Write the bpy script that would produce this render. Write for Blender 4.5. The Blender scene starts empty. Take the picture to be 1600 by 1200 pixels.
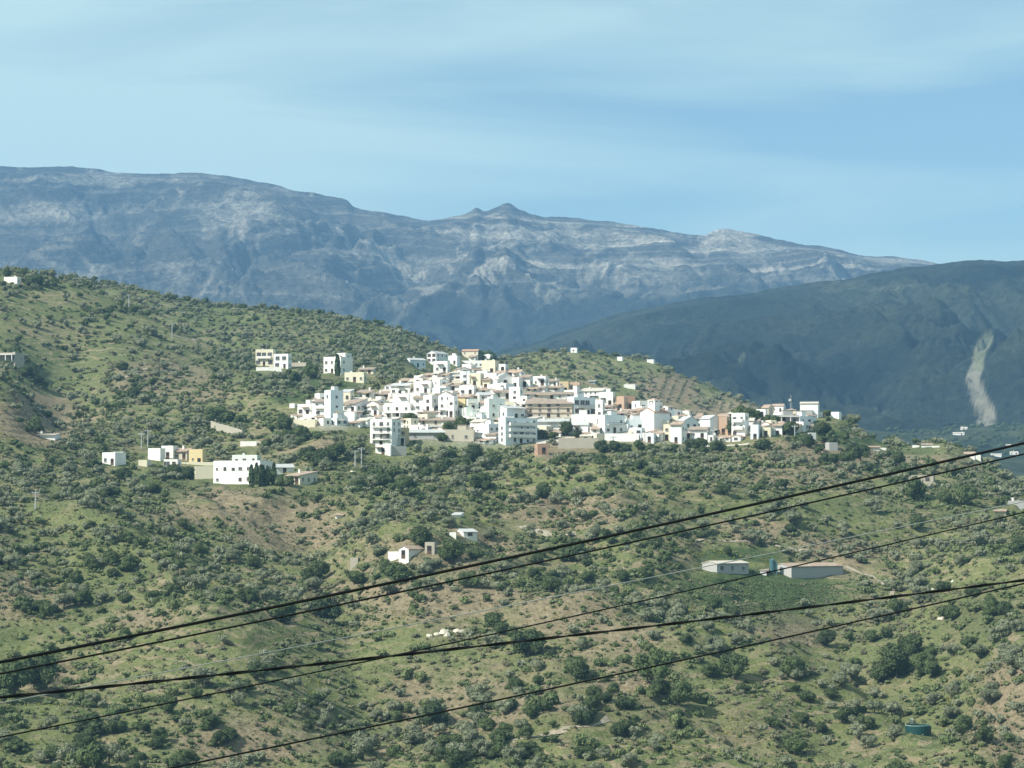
import bpy, math, random
import numpy as np
from mathutils import Vector
R = math.radians
rnd = random.Random(7)
rs = np.random.RandomState(11)
C = bpy.context.scene.collection
SC = bpy.context.scene

# ------------------------------------------------------------------ camera, world, sun, exposure
F = 4537.0; PITCH = math.atan(200.0/F)
cp, sp = math.cos(PITCH), math.sin(PITCH)
cam = bpy.data.cameras.new('camera'); cam.sensor_width = 36; cam.lens = 36*F/1600
cam.clip_start = 0.5; cam.clip_end = 60000
camo = bpy.data.objects.new('camera', cam); C.objects.link(camo)
camo.rotation_euler = (math.pi/2+PITCH, 0, 0); SC.camera = camo

SUN_H = Vector((-0.86, -0.50)).normalized(); SUN_EL = R(40)
sund = Vector((SUN_H.x*math.cos(SUN_EL), SUN_H.y*math.cos(SUN_EL), math.sin(SUN_EL)))
sl = bpy.data.lights.new('sun', 'SUN'); sl.energy = 5.0; sl.angle = R(0.5); sl.color = (1, .95, .87)
so = bpy.data.objects.new('sun', sl); C.objects.link(so)
so.rotation_euler = (-sund).to_track_quat('-Z', 'Y').to_euler()

W = bpy.data.worlds.new('World'); SC.world = W; W.use_nodes = True
nt = W.node_tree; nt.nodes.clear()
def N(nt, t, **k):
    n = nt.nodes.new(t)
    for a, b in k.items():
        if a.startswith('i_'):
            n.inputs[a[2:].replace('_', ' ')].default_value = b
        else: setattr(n, a, b)
    return n
def ramp(nt, stops, src=None):
    r = nt.nodes.new('ShaderNodeValToRGB'); e = r.color_ramp.elements
    while len(e) > 1: e.remove(e[-1])
    for i, (p, c) in enumerate(stops):
        if i == 0: e[0].position = p; el = e[0]
        else: el = e.new(p)
        el.color = (c, c, c, 1) if isinstance(c, (int, float)) else (*c, 1)
    if src is not None: nt.links.new(src, r.inputs[0])
    return r.outputs[0]
def mixc(nt, f, a, b, mode='MIX'):
    m = nt.nodes.new('ShaderNodeMix'); m.data_type = 'RGBA'; m.blend_type = mode
    for s, v in ((0, f), (6, a), (7, b)):
        if isinstance(v, bpy.types.NodeSocket): nt.links.new(v, m.inputs[s])
        elif s == 0: m.inputs[0].default_value = v
        else: m.inputs[s].default_value = (*v, 1)
    return m.outputs[2]
def math_(nt, op, a, b=0.0):
    m = nt.nodes.new('ShaderNodeMath'); m.operation = op
    for s, v in ((0, a), (1, b)):
        if isinstance(v, bpy.types.NodeSocket): nt.links.new(v, m.inputs[s])
        else: m.inputs[s].default_value = v
    return m.outputs[0]
sky = N(nt, 'ShaderNodeTexSky', sky_type='NISHITA', sun_disc=False, sun_elevation=SUN_EL,
        sun_rotation=math.atan2(SUN_H.x, SUN_H.y), altitude=300, air_density=0.9, dust_density=0.25, ozone_density=2.2)
tc = N(nt, 'ShaderNodeTexCoord')
mp = N(nt, 'ShaderNodeMapping'); mp.inputs['Scale'].default_value = (5, 2, 38); mp.inputs['Rotation'].default_value = (0, R(5), 0)
mp.inputs['Location'].default_value = (2.2, 0, 3.1)
nt.links.new(tc.outputs['Generated'], mp.inputs[0])
nz = N(nt, 'ShaderNodeTexNoise', i_Scale=0.85, i_Detail=8.0, i_Roughness=0.5, i_Distortion=0.5)
nt.links.new(mp.outputs[0], nz.inputs['Vector'])
sx_ = N(nt, 'ShaderNodeSeparateXYZ'); nt.links.new(tc.outputs['Generated'], sx_.inputs[0])
# the veil is thicker to the west and in one slanting band
q1 = math_(nt, 'ADD', sx_.outputs[2], math_(nt, 'MULTIPLY', sx_.outputs[0], -0.18))
bnd = ramp(nt, [(0.04, .22), (.085, .10), (.10, .02), (.125, .20), (.165, .30), (.19, .16), (.21, .28), (.3, .3)], q1)
west = ramp(nt, [(.0, .22), (.5, 0.0)], math_(nt, 'ADD', math_(nt, 'MULTIPLY', sx_.outputs[0], 2.2), .45))
cl = ramp(nt, [(0.60, 0.0), (0.94, 0.95)], math_(nt, 'ADD', math_(nt, 'ADD', nz.outputs[0], bnd), west))
tint = mixc(nt, 1.0, sky.outputs[0], (0.84, 0.93, 0.82), 'MULTIPLY')
cloud = mixc(nt, cl, tint, (5.0, 6.7, 6.35))
bg = N(nt, 'ShaderNodeBackground', i_Strength=0.092); nt.links.new(cloud, bg.inputs[0])
wo = N(nt, 'ShaderNodeOutputWorld'); nt.links.new(bg.outputs[0], wo.inputs[0])

SC.view_settings.view_transform = 'Standard'; SC.view_settings.look = 'None'
SC.view_settings.exposure = 0.5; SC.view_settings.gamma = 1
SC.render.engine = 'CYCLES'
SC.cycles.max_bounces = 5; SC.cycles.diffuse_bounces = 3; SC.cycles.volume_bounces = 1
SC.cycles.transparent_max_bounces = 8; SC.cycles.use_denoising = True

# ------------------------------------------------------------------ pixel <-> place (photo is 1600 x 1200)
def slope(py):                       # rise per metre of distance seen at picture row py
    v = (600.0-py)/F
    return (sp+v*cp)/(cp-v*sp)
def at(px, py, Y):
    u = (px-800.0)/F; v = (600.0-py)/F
    t = Y/(cp-v*sp)
    return Vector((u*t, Y, (sp+v*cp)*t))
def proj(X, Y, Z):
    zc = Y*cp+Z*sp; yc = -Y*sp+Z*cp
    return 800+F*X/zc, 600-F*yc/zc

# ------------------------------------------------------------------ noise
_perm = rs.permutation(512); _perm = np.concatenate([_perm, _perm, _perm])
_ga = rs.rand(512)*2*np.pi; _gx, _gy = np.cos(_ga), np.sin(_ga)
def perlin(x, y):
    x = np.asarray(x, float); y = np.asarray(y, float)
    xi = np.floor(x).astype(int); yi = np.floor(y).astype(int)
    xf = x-xi; yf = y-yi
    u = xf*xf*xf*(xf*(xf*6-15)+10); v = yf*yf*yf*(yf*(yf*6-15)+10)
    def g(a, b):
        h = _perm[(_perm[(xi+a) & 511]+(yi+b)) & 511]
        return _gx[h]*(xf-a)+_gy[h]*(yf-b)
    a = g(0, 0)+u*(g(1, 0)-g(0, 0)); b = g(0, 1)+u*(g(1, 1)-g(0, 1))
    return (a+v*(b-a))*1.5
def fbm(x, y, o=4, gain=.5):
    s = 0; a = 1.0; f = 1.0
    for i in range(o):
        s = s+a*perlin(x*f+i*17.3, y*f-i*9.1); a *= gain; f *= 2.03
    return s
def ridged(x, y, o=5, gain=.55):
    s = 0; a = 1.0; f = 1.0
    for i in range(o):
        s = s+a*(1-2*np.abs(perlin(x*f+i*31.7, y*f+i*5.9))); a *= gain; f *= 2.07
    return s

def pchip(xk, yk, x):
    xk = np.asarray(xk, float); yk = np.asarray(yk, float)
    h = np.diff(xk); d = np.diff(yk)/h
    m = np.zeros_like(yk); m[0] = d[0]; m[-1] = d[-1]
    for i in range(1, len(yk)-1):
        if d[i-1]*d[i] > 0:
            w1 = 2*h[i]+h[i-1]; w2 = h[i]+2*h[i-1]
            m[i] = (w1+w2)/(w1/d[i-1]+w2/d[i])
    i = np.clip(np.searchsorted(xk, x)-1, 0, len(h)-1)
    t = np.clip((x-xk[i])/h[i], 0, 1)
    return ((2*t**3-3*t**2+1)*yk[i]+(t**3-2*t**2+t)*h[i]*m[i]+(-2*t**3+3*t**2)*yk[i+1]+(t**3-t**2)*h[i]*m[i+1])

# ------------------------------------------------------------------ object helpers
def tag(o, label=None, cat=None, group=None, kind=None):
    if label: o['label'] = label
    if cat: o['category'] = cat
    if group: o['group'] = group
    if kind: o['kind'] = kind
    return o
def empty(name, loc, rz=0, label=None, cat=None, group=None):
    o = bpy.data.objects.new(name, None); C.objects.link(o); o.location = loc; o.rotation_euler = (0, 0, rz)
    o.empty_display_size = 1
    return tag(o, label, cat, group)
def link(name, me, parent=None, loc=None):
    o = bpy.data.objects.new(name, me); C.objects.link(o)
    if parent: o.parent = parent
    if loc is not None: o.location = loc
    return o
def npmesh(name, V, Q, mats, mi=None, smooth=False):
    """V (n,3), Q (m,4) or (m,3)"""
    me = bpy.data.meshes.new(name); V = np.asarray(V, np.float32); Q = np.asarray(Q, np.int32)
    k = Q.shape[1]
    me.vertices.add(len(V)); me.vertices.foreach_set('co', V.ravel())
    me.loops.add(Q.size); me.loops.foreach_set('vertex_index', Q.ravel())
    me.polygons.add(len(Q)); me.polygons.foreach_set('loop_start', np.arange(0, Q.size, k, dtype=np.int32))
    for m in mats: me.materials.append(m)
    if mi is not None: me.polygons.foreach_set('material_index', np.asarray(mi, np.int32))
    me.polygons.foreach_set('use_smooth', np.full(len(Q), smooth))
    me.update(calc_edges=True)
    return me
class MB:
    def __init__(s): s.v = []; s.f = []; s.m = []
    def quad(s, pts, m=0):
        i = len(s.v); s.v += [tuple(p) for p in pts]; s.f.append(tuple(range(i, i+len(pts)))); s.m.append(m)
    def box(s, x0, x1, y0, y1, z0, z1, m=0, top=None):
        i = len(s.v)
        s.v += [(x0, y0, z0), (x1, y0, z0), (x1, y1, z0), (x0, y1, z0), (x0, y0, z1), (x1, y0, z1), (x1, y1, z1), (x0, y1, z1)]
        s.f += [tuple(i+k for k in q) for q in ((0, 3, 2, 1), (4, 5, 6, 7), (0, 1, 5, 4), (1, 2, 6, 5), (2, 3, 7, 6), (3, 0, 4, 7))]
        s.m += [m]*6
    def prism(s, prof, y0, y1, m=0, axis='y'):      # closed profile (x,z) pushed along y (or (y,z) along x)
        n = len(prof); i = len(s.v)
        for yy in (y0, y1):
            for (a, b) in prof: s.v.append((a, yy, b) if axis == 'y' else (yy, a, b))
        s.f.append(tuple(range(i, i+n))); s.f.append(tuple(range(i+2*n-1, i+n-1, -1))); s.m += [m, m]
        for k in range(n):
            s.f.append((i+k, i+n+k, i+n+(k+1) % n, i+(k+1) % n)); s.m.append(m)
    def cyl(s, p, q, r0, r1=None, n=10, m=0, cap=True):
        r1 = r0 if r1 is None else r1
        p = Vector(p); q = Vector(q); d = (q-p).normalized()
        a = d.orthogonal().normalized(); b = d.cross(a); i = len(s.v)
        for (c, r) in ((p, r0), (q, r1)):
            for k in range(n):
                t = 2*math.pi*k/n; s.v.append(tuple(c+a*math.cos(t)*r+b*math.sin(t)*r))
        for k in range(n): s.f.append((i+k, i+(k+1) % n, i+n+(k+1) % n, i+n+k)); s.m.append(m)
        if cap:
            s.f.append(tuple(i+k for k in range(n-1, -1, -1))); s.f.append(tuple(i+n+k for k in range(n))); s.m += [m, m]
    def mesh(s, name, mats):
        me = bpy.data.meshes.new(name); me.from_pydata(s.v, [], s.f)
        for m in (mats if isinstance(mats, (list, tuple)) else [mats]): me.materials.append(m)
        me.polygons.foreach_set('material_index', s.m); me.update()
        return me
    def build(s, name, mats, parent=None, loc=None):
        return link(name, s.mesh(name, mats), parent, loc)

# ------------------------------------------------------------------ materials
def newmat(name):
    m = bpy.data.materials.new(name); m.use_nodes = True
    nt = m.node_tree; nt.nodes.clear()
    b = nt.nodes.new('ShaderNodeBsdfPrincipled'); o = nt.nodes.new('ShaderNodeOutputMaterial')
    nt.links.new(b.outputs[0], o.inputs[0])
    b.inputs['Specular IOR Level'].default_value = 0.2; b.inputs['Roughness'].default_value = .85
    return m, nt, b
def noise(nt, scale, detail=4.0, rough=.55, vec=None, dist=0.0, stretch=None):
    n = N(nt, 'ShaderNodeTexNoise', i_Scale=scale, i_Detail=detail, i_Roughness=rough, i_Distortion=dist)
    if vec is None: vec = N(nt, 'ShaderNodeNewGeometry').outputs['Position']
    if stretch:
        mpn = N(nt, 'ShaderNodeMapping'); mpn.inputs['Scale'].default_value = stretch
        nt.links.new(vec, mpn.inputs[0]); vec = mpn.outputs[0]
    nt.links.new(vec, n.inputs['Vector']); return n.outputs[0]
def plaster(name, col, dirt=(0.50, 0.46, 0.38), amt=.35, bump=.15):
    m, nt, b = newmat(name)
    d = ramp(nt, [(.45, 0.0), (.75, amt)], noise(nt, .35, 6, .7, stretch=(1, 1, .35)))
    c = mixc(nt, d, col, dirt)
    g = ramp(nt, [(.3, .88), (.7, 1.0)], noise(nt, 2.2, 5, .7))
    nt.links.new(mixc(nt, 1.0, c, g, 'MULTIPLY'), b.inputs['Base Color'])
    bp = N(nt, 'ShaderNodeBump', i_Strength=bump, i_Distance=.15); nt.links.new(noise(nt, 3.0, 5, .7), bp.inputs['Height'])
    nt.links.new(bp.outputs[0], b.inputs['Normal'])
    return m
def simple(name, col, rough=.8, var=.25, sc=1.5):
    m, nt, b = newmat(name)
    g = ramp(nt, [(.3, 1-var), (.7, 1.0)], noise(nt, sc, 5, .65))
    nt.links.new(mixc(nt, 1.0, col, g, 'MULTIPLY'), b.inputs['Base Color']); b.inputs['Roughness'].default_value = rough
    return m
def tiles(name, c1, c2):
    m, nt, b = newmat(name)
    tcn = N(nt, 'ShaderNodeTexCoord').outputs['Object']
    wv = N(nt, 'ShaderNodeTexWave', i_Scale=1.3, i_Distortion=.6, i_Detail=2.0); wv.bands_direction = 'X'; nt.links.new(tcn, wv.inputs[0])
    f = noise(nt, .8, 6, .7)
    c = mixc(nt, ramp(nt, [(.35, 0.0), (.65, 1.0)], f), c1, c2)
    c = mixc(nt, ramp(nt, [(0, .35), (.5, 0.0)], wv.outputs[1]), c, (c1[0]*.45, c1[1]*.45, c1[2]*.45))
    nt.links.new(c, b.inputs['Base Color']); return m
M = {}
M['white'] = plaster('white_plaster', (.85, .83, .78), amt=.40)
M['white2'] = plaster('bright_white_plaster', (.88, .87, .84), amt=.22)
M['cream'] = plaster('cream_plaster', (.74, .68, .52), amt=.25)
M['beige'] = plaster('beige_plaster', (.56, .50, .40), amt=.4)
M['yellow'] = plaster('yellow_plaster', (.72, .58, .32), amt=.25)
M['blue'] = plaster('shade_blue_plaster', (.74, .80, .82), amt=.2)  # blue-grey tint of house fronts in shade, put into the wall colour
M['green'] = plaster('pale_green_plaster', (.72, .78, .72), amt=.2)
M['orange'] = plaster('orange_plaster', (.56, .38, .27), amt=.3)
M['ochre'] = plaster('ochre_plaster', (.60, .47, .28), amt=.3)
M['grey'] = plaster('grey_render', (.42, .42, .41), amt=.45)
M['stone'] = plaster('rough_stone', (.40, .37, .30), amt=.6, bump=.6)
M['brick'] = plaster('red_brick', (.46, .29, .20), dirt=(.5, .4, .3), amt=.4, bump=.4)
M['tile'] = tiles('weathered_roof_tiles', (.33, .21, .15), (.50, .42, .34))
M['redtile'] = tiles('red_roof_tiles', (.40, .22, .15), (.50, .34, .25))
M['brown'] = tiles('brown_roof_tiles', (.27, .20, .16), (.42, .35, .29))
M['sheet'] = tiles('grey_sheet_roof', (.42, .43, .43), (.58, .58, .56))
M['terrace'] = simple('terrace_floor', (.62, .56, .48), .8, .3)
M['dark'] = simple('dark_opening', (.03, .032, .035), .5, .3)
M['glass'] = simple('dark_window_glass', (.09, .095, .10), .15, .2)
M['frame'] = simple('window_frame', (.55, .53, .48), .6, .2)
M['wood'] = simple('brown_wood', (.16, .10, .06), .7, .4)
M['rail'] = simple('iron_railing', (.12, .12, .12), .5, .2)
M['metal'] = simple('galvanised_metal', (.45, .46, .47), .45, .2)
M['wire'] = simple('black_cable', (.008, .008, .008), .6, .2)
M['wiregrey'] = simple('pale_cable', (.27, .29, .27), .5, .1)
M['teal'] = simple('teal_painted_metal', (.07, .16, .175), .5, .3)
M['tank'] = simple('green_tank_sheet', (.013, .062, .058), .5, .3)
M['bark'] = simple('bark', (.14, .115, .09), .95, .4, 3)
M['rock'] = plaster('pale_rock', (.60, .55, .45), amt=.5, bump=.8)
M['concrete'] = plaster('concrete', (.45, .44, .40), amt=.4)
M['track'] = simple('dirt_track', (.38, .33, .25), .95, .35, .6)

def leafmat(name, a, b_, c_, big=.03):
    m, nt, b = newmat(name)
    oi = N(nt, 'ShaderNodeObjectInfo').outputs['Random']
    f = math_(nt, 'ADD', math_(nt, 'MULTIPLY', oi, .45), math_(nt, 'MULTIPLY', noise(nt, big, 3, .6), .75))
    c = mixc(nt, ramp(nt, [(.3, 0.0), (.85, 1.0)], f), a, b_)
    c = mixc(nt, ramp(nt, [(.45, 0.0), (.7, .55)], noise(nt, 1.1, 4, .7)), c, c_)
    nt.links.new(c, b.inputs['Base Color']); b.inputs['Roughness'].default_value = .8
    b.inputs['Specular IOR Level'].default_value = .1
    return m
M['olive'] = leafmat('olive_leaves', (.125, .145, .085), (.20, .215, .135), (.255, .26, .175))
M['darkleaf'] = leafmat('dark_green_leaves', (.040, .060, .028), (.085, .115, .045), (.115, .14, .06))
M['shrub'] = leafmat('shrub_leaves', (.085, .12, .048), (.15, .18, .078), (.21, .215, .11))
M['dryshrub'] = leafmat('dry_scrub', (.12, .125, .072), (.20, .19, .115), (.26, .235, .15))
M['yellowbush'] = leafmat('flowering_gorse', (.16, .18, .04), (.27, .26, .05), (.34, .32, .07))

def ground_mat():
    m, nt, b = newmat('hillside_ground')
    pos = N(nt, 'ShaderNodeNewGeometry').outputs['Position']
    at_ = N(nt, 'ShaderNodeAttribute', attribute_name='mask')
    sep = N(nt, 'ShaderNodeSeparateColor'); nt.links.new(at_.outputs['Color'], sep.inputs[0])
    n1 = noise(nt, .022, 5, .6, pos); n2 = noise(nt, .11, 6, .65, pos); n3 = noise(nt, .7, 6, .75, pos, stretch=(1, .6, 2.0))
    n4 = noise(nt, 2.6, 4, .7, pos)
    grass = mixc(nt, ramp(nt, [(.35, 0.0), (.65, 1.0)], n2), (.098, .140, .048), (.20, .228, .080))
    grass = mixc(nt, ramp(nt, [(.4, 0.0), (.7, .8)], n3), grass, (.31, .29, .165))
    soil = mixc(nt, ramp(nt, [(.35, 0.0), (.65, 1.0)], n3), (.20, .16, .10), (.39, .32, .21))
    lush = mixc(nt, ramp(nt, [(.35, 0.0), (.65, 1.0)], n3), (.056, .092, .038), (.115, .155, .062))
    sf = math_(nt, 'ADD', math_(nt, 'MULTIPLY', sep.outputs[0], 1.1), math_(nt, 'MULTIPLY', math_(nt, 'SUBTRACT', n1, .5), 1.6))
    sf = math_(nt, 'ADD', sf, math_(nt, 'MULTIPLY', math_(nt, 'SUBTRACT', n2, .5), 1.2))
    c = mixc(nt, ramp(nt, [(.07, 0.0), (.46, .95)], sf), grass, soil)
    lf = math_(nt, 'ADD', sep.outputs[1], math_(nt, 'MULTIPLY', math_(nt, 'SUBTRACT', n2, .5), .8))
    c = mixc(nt, ramp(nt, [(.35, 0.0), (.7, .95)], lf), c, lush)
    # terrace banks: thin contour lines of paler dry earth and darker scrub
    sp_ = N(nt, 'ShaderNodeSeparateXYZ'); nt.links.new(pos, sp_.inputs[0])
    tz = math_(nt, 'ADD', math_(nt, 'MULTIPLY', sp_.outputs[2], .36), math_(nt, 'MULTIPLY', n1, 9.0))
    fr = math_(nt, 'FRACT', tz)
    line = ramp(nt, [(.0, 0.0), (.06, 1.0), (.22, 1.0), (.32, 0.0)], fr)
    keep = ramp(nt, [(.44, 0.0), (.56, .75)], noise(nt, .018, 3, .5, pos, stretch=(1.2, 1, 1)))
    c = mixc(nt, math_(nt, 'MULTIPLY', line, keep), c, (.36, .29, .19))
    pave = mixc(nt, ramp(nt, [(.4, 0.0), (.6, 1.0)], n3), (.42, .39, .33), (.60, .57, .50))
    c = mixc(nt, sep.outputs[2], c, pave)
    c = mixc(nt, at_.outputs['Alpha'], c, mixc(nt, ramp(nt, [(.4, 0.0), (.65, 1.0)], noise(nt, .012, 6, .7, pos)), (.028, .042, .022), (.085, .095, .045)))
    c = mixc(nt, 1.0, c, ramp(nt, [(.28, .58), (.68, 1.18)], n4), 'MULTIPLY')
    nt.links.new(c, b.inputs['Base Color']); b.inputs['Roughness'].default_value = .95
    b.inputs['Specular IOR Level'].default_value = .05
    h = math_(nt, 'ADD', math_(nt, 'MULTIPLY', n3, 1.2), math_(nt, 'MULTIPLY', n4, .35))
    h = math_(nt, 'ADD', h, math_(nt, 'MULTIPLY', fr, math_(nt, 'MULTIPLY', keep, .8)))
    bp = N(nt, 'ShaderNodeBump', i_Strength=.9, i_Distance=1.1); nt.links.new(h, bp.inputs['Height']); nt.links.new(bp.outputs[0], b.inputs['Normal'])
    return m
M['ground'] = ground_mat()
def mountain_mat(name, dark, mid, rockc, k=1.0, rocky=.5, strata=False):
    m, nt, b = newmat(name)
    pos = N(nt, 'ShaderNodeNewGeometry').outputs['Position']
    at_ = N(nt, 'ShaderNodeAttribute', attribute_name='mask')
    sep = N(nt, 'ShaderNodeSeparateColor'); nt.links.new(at_.outputs['Color'], sep.inputs[0])
    n1 = noise(nt, .0016*k, 7, .62, pos); n2 = noise(nt, .007*k, 8, .72, pos, stretch=(1, .5, 2.2), dist=.5); n3 = noise(nt, .03*k, 6, .75, pos)
    c = mixc(nt, ramp(nt, [(.35, 0.0), (.65, 1.0)], n1), dark, mid)
    rf = math_(nt, 'ADD', math_(nt, 'MULTIPLY', sep.outputs[0], .55), math_(nt, 'ADD', math_(nt, 'SUBTRACT', n2, .5), math_(nt, 'MULTIPLY', math_(nt, 'SUBTRACT', n3, .5), .8)))
    rf = math_(nt, 'ADD', rf, rocky-.5)
    c = mixc(nt, ramp(nt, [(.05, 0.0), (.55, .9)], rf), c, rockc)
    if strata:
        sz = N(nt, 'ShaderNodeSeparateXYZ'); nt.links.new(pos, sz.inputs[0])
        fold = math_(nt, 'ADD', math_(nt, 'MULTIPLY', noise(nt, .00045, 3, .5, pos), 6.5), math_(nt, 'MULTIPLY', sz.outputs[2], .0125))
        fr = math_(nt, 'FRACT', math_(nt, 'ADD', fold, math_(nt, 'MULTIPLY', n2, .16)))
        fr2 = math_(nt, 'FRACT', math_(nt, 'MULTIPLY', math_(nt, 'ADD', fold, math_(nt, 'MULTIPLY', n2, .12)), 3.7))
        kp = ramp(nt, [(.36, 0.0), (.54, 1.0)], noise(nt, .0011, 4, .6, pos))
        kp = math_(nt, 'MULTIPLY', kp, ramp(nt, [(0, .22), (1, 1.0)], math_(nt, 'ADD', math_(nt, 'MULTIPLY', sz.outputs[0], .0012), .75)))
        vn = math_(nt, 'ABSOLUTE', math_(nt, 'SUBTRACT', noise(nt, .0035, 6, .6, pos, dist=.7, stretch=(1, .45, 1)), .5))
        vk = math_(nt, 'MULTIPLY', ramp(nt, [(0, .75), (.018, .4), (.035, 0.0)], vn), ramp(nt, [(.45, 0.0), (.6, 1.0)], noise(nt, .0017, 4, .6, pos)))
        c = mixc(nt, vk, c, rockc)
        ln = math_(nt, 'MULTIPLY', math_(nt, 'ADD', ramp(nt, [(0, 0.0), (.04, 1.0), (.13, .6), (.24, 0.0)], fr), ramp(nt, [(0, 0.0), (.1, .35), (.3, 0.0)], fr2)), kp)
        c = mixc(nt, ln, c, rockc)
    n4 = noise(nt, .10, 5, .75, pos)
    c = mixc(nt, 1.0, c, ramp(nt, [(.34, .42), (.66, 1.5)], n4), 'MULTIPLY')
    c = mixc(nt, ramp(nt, [(.35, .5), (.5, 0.0)], n3), c, dark)
    c = mixc(nt, sep.outputs[1], c, (.21, .20, .155))
    c = mixc(nt, sep.outputs[2], c, (.17, .18, .11))
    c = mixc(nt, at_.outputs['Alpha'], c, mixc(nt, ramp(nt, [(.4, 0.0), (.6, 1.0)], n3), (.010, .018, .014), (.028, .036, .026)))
    nt.links.new(c, b.inputs['Base Color']); b.inputs['Roughness'].default_value = .95; b.inputs['Specular IOR Level'].default_value = .05
    bp = N(nt, 'ShaderNodeBump', i_Strength=1.0, i_Distance=18.0/k)
    nt.links.new(math_(nt, 'ADD', n2, math_(nt, 'MULTIPLY', n3, .5)), bp.inputs['Height']); nt.links.new(bp.outputs[0], b.inputs['Normal'])
    return m
M['backmt'] = mountain_mat('limestone_mountain', (.034, .038, .031), (.085, .082, .066), (.36, .33, .265), rocky=.40, strata=True)
M['frontmt'] = mountain_mat('forested_mountain', (.008, .015, .012), (.042, .052, .034), (.15, .16, .11), 1.6, .33)

# ------------------------------------------------------------------ terrain: ONE ground sheet on a fan of columns
COL = [-700, -200, 0, 100, 200, 330, 430, 520, 600, 700, 760, 870, 1000, 1100, 1200, 1300, 1400, 1470, 1540, 1600, 1800, 2300]
def row(Ys, ps): return list(zip(Ys if isinstance(Ys, list) else [Ys]*22, ps if isinstance(ps, list) else [ps]*22))
K = {}
K[3] = row(560, 1250)
K[4] = row([640, 640, 645, 640, 630, 625, 630, 640, 650, 655, 650, 640, 640, 650, 665, 690, 695, 690, 660, 645, 640, 640], 1050)
K[5] = row([745, 745, 750, 760, 760, 770, 775, 770, 760, 765, 770, 775, 780, 785, 790, 800, 800, 790, 780, 770, 770, 770],
           [880, 880, 885, 890, 900, 905, 900, 895, 890, 885, 890, 900, 900, 900, 903, 905, 905, 900, 895, 890, 890, 890])
K[6] = row([860, 860, 865, 880, 890, 895, 890, 885, 880, 880, 885, 890, 885, 880, 880, 885, 895, 895, 890, 890, 895, 900],
           [770, 770, 775, 775, 775, 780, 780, 780, 785, 785, 785, 780, 780, 785, 790, 795, 800, 800, 805, 810, 820, 830])
K[7] = list(zip([900, 930, 950, 980, 990, 970, 985, 1000, 990, 990, 990, 990, 990, 990, 990, 1000, 1000, 1000, 1000, 1010, 1020, 1050],
           [720, 700, 692, 692, 702, 728, 712, 682, 702, 706, 706, 706, 702, 700, 690, 702, 727, 728, 752, 768, 800, 820]))
K[8] = list(zip([1000, 1020, 1020, 1060, 1090, 1100, 1130, 1130, 1140, 1120, 1120, 1090, 1060, 1050, 1060, 1070, 1080, 1080, 1080, 1080, 1100, 1150],
           [560, 560, 594, 668, 640, 636, 600, 600, 602, 582, 578, 616, 645, 660, 652, 655, 703, 699, 732, 762, 790, 800]))
K[9] = list(zip([1080, 1100, 1100, 1120, 1150, 1180, 1200, 1200, 1200, 1200, 1220, 1250, 1250, 1250, 1250, 1250, 1250, 1250, 1250, 1250, 1250, 1280],
           [575, 580, 612, 668, 620, 605, 588, 588, 592, 605, 615, 655, 690, 705, 705, 705, 745, 745, 775, 800, 820, 830]))
K[10] = list(zip([1400, 1400, 1400, 1400, 1400, 1380, 1350, 1350, 1350, 1400, 1400, 1450, 1450, 1450, 1450, 1450, 1450, 1450, 1450, 1450, 1450, 1480],
           [400, 415, 429, 443, 489, 545, 572, 572, 578, 602, 628, 655, 690, 700, 710, 710, 745, 745, 775, 800, 820, 830]))
K[11] = list(zip([1500, 1500, 1500, 1480, 1460, 1420, 1400, 1400, 1400, 1500, 1500, 1550, 1550, 1550, 1550, 1550, 1550, 1550, 1550, 1550, 1550, 1580],
           [437, 442, 454, 472, 511, 560, 567, 565, 571, 602, 628, 655, 685, 695, 705, 710, 745, 745, 775, 800, 820, 830]))
K[12] = list(zip([1750, 1750, 1750, 1720, 1700, 1700, 1700, 1700, 1700, 1700, 1720, 1750, 1750, 1750, 1700, 1700, 1700, 1700, 1700, 1700, 1700, 1700],
           [430, 438, 446, 441, 452, 480, 490, 501, 517, 547, 567, 551, 566, 604, 645, 677, 745, 745, 775, 790, 800, 800]))
K[13] = row(2200, [700]*14+[720, 740, 760, 765, 770, 775, 780, 780])
K[14] = row(3100, 672)
K[15] = row(4500, 668)
K[16] = row(9500, 690)
counts = {0: 6, 1: 8, 2: 14, 3: 80, 4: 100, 5: 100, 6: 90, 7: 110, 8: 30, 9: 60, 10: 16, 11: 60, 12: 14, 13: 36, 14: 14, 15: 8}
colpx = np.concatenate([np.arange(-700, -60, 14), np.arange(-60, 1660, 3), np.arange(1660, 2301, 14)]).astype(float)
NC = len(colpx)
KY = np.zeros((17, NC)); KZ = np.zeros((17, NC))
KY[0] = 4; KZ[0] = -6; KY[1] = 150; KZ[1] = -52; KY[2] = 430; KZ[2] = -80
for k in range(3, 17):
    ys = pchip(COL, [a for a, b in K[k]], colpx); ps = pchip(COL, [b for a, b in K[k]], colpx)
    KY[k] = ys; KZ[k] = ys*slope(ps)
rows_per = [counts[k] for k in range(16)]
NR = sum(rows_per)+1
GY = np.zeros((NR, NC)); GZ = np.zeros((NR, NC)); GV = np.zeros(NR)
r0 = 0
for k in range(16):
    n = rows_per[k]
    for j in range(n+(1 if k == 15 else 0)):
        t = j/n; GY[r0+j] = KY[k]*(1-t)+KY[k+1]*t; GV[r0+j] = k+t
    r0 += n
GY[-1] = KY[16]; GV[-1] = 16
for c in range(NC): GZ[:, c] = pchip(KY[:, c], KZ[:, c], GY[:, c])
GX = ((colpx-800)/F)[None, :]*GY
vv = np.repeat(GV[:, None], NC, 1)
amp = np.interp(GV, [0, 2, 3, 6, 6.8, 7.2, 8, 9, 10, 12, 13, 16], [0, 1, 1, 1, .5, .22, .22, .4, .35, .25, 1, .5])[:, None]
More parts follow.
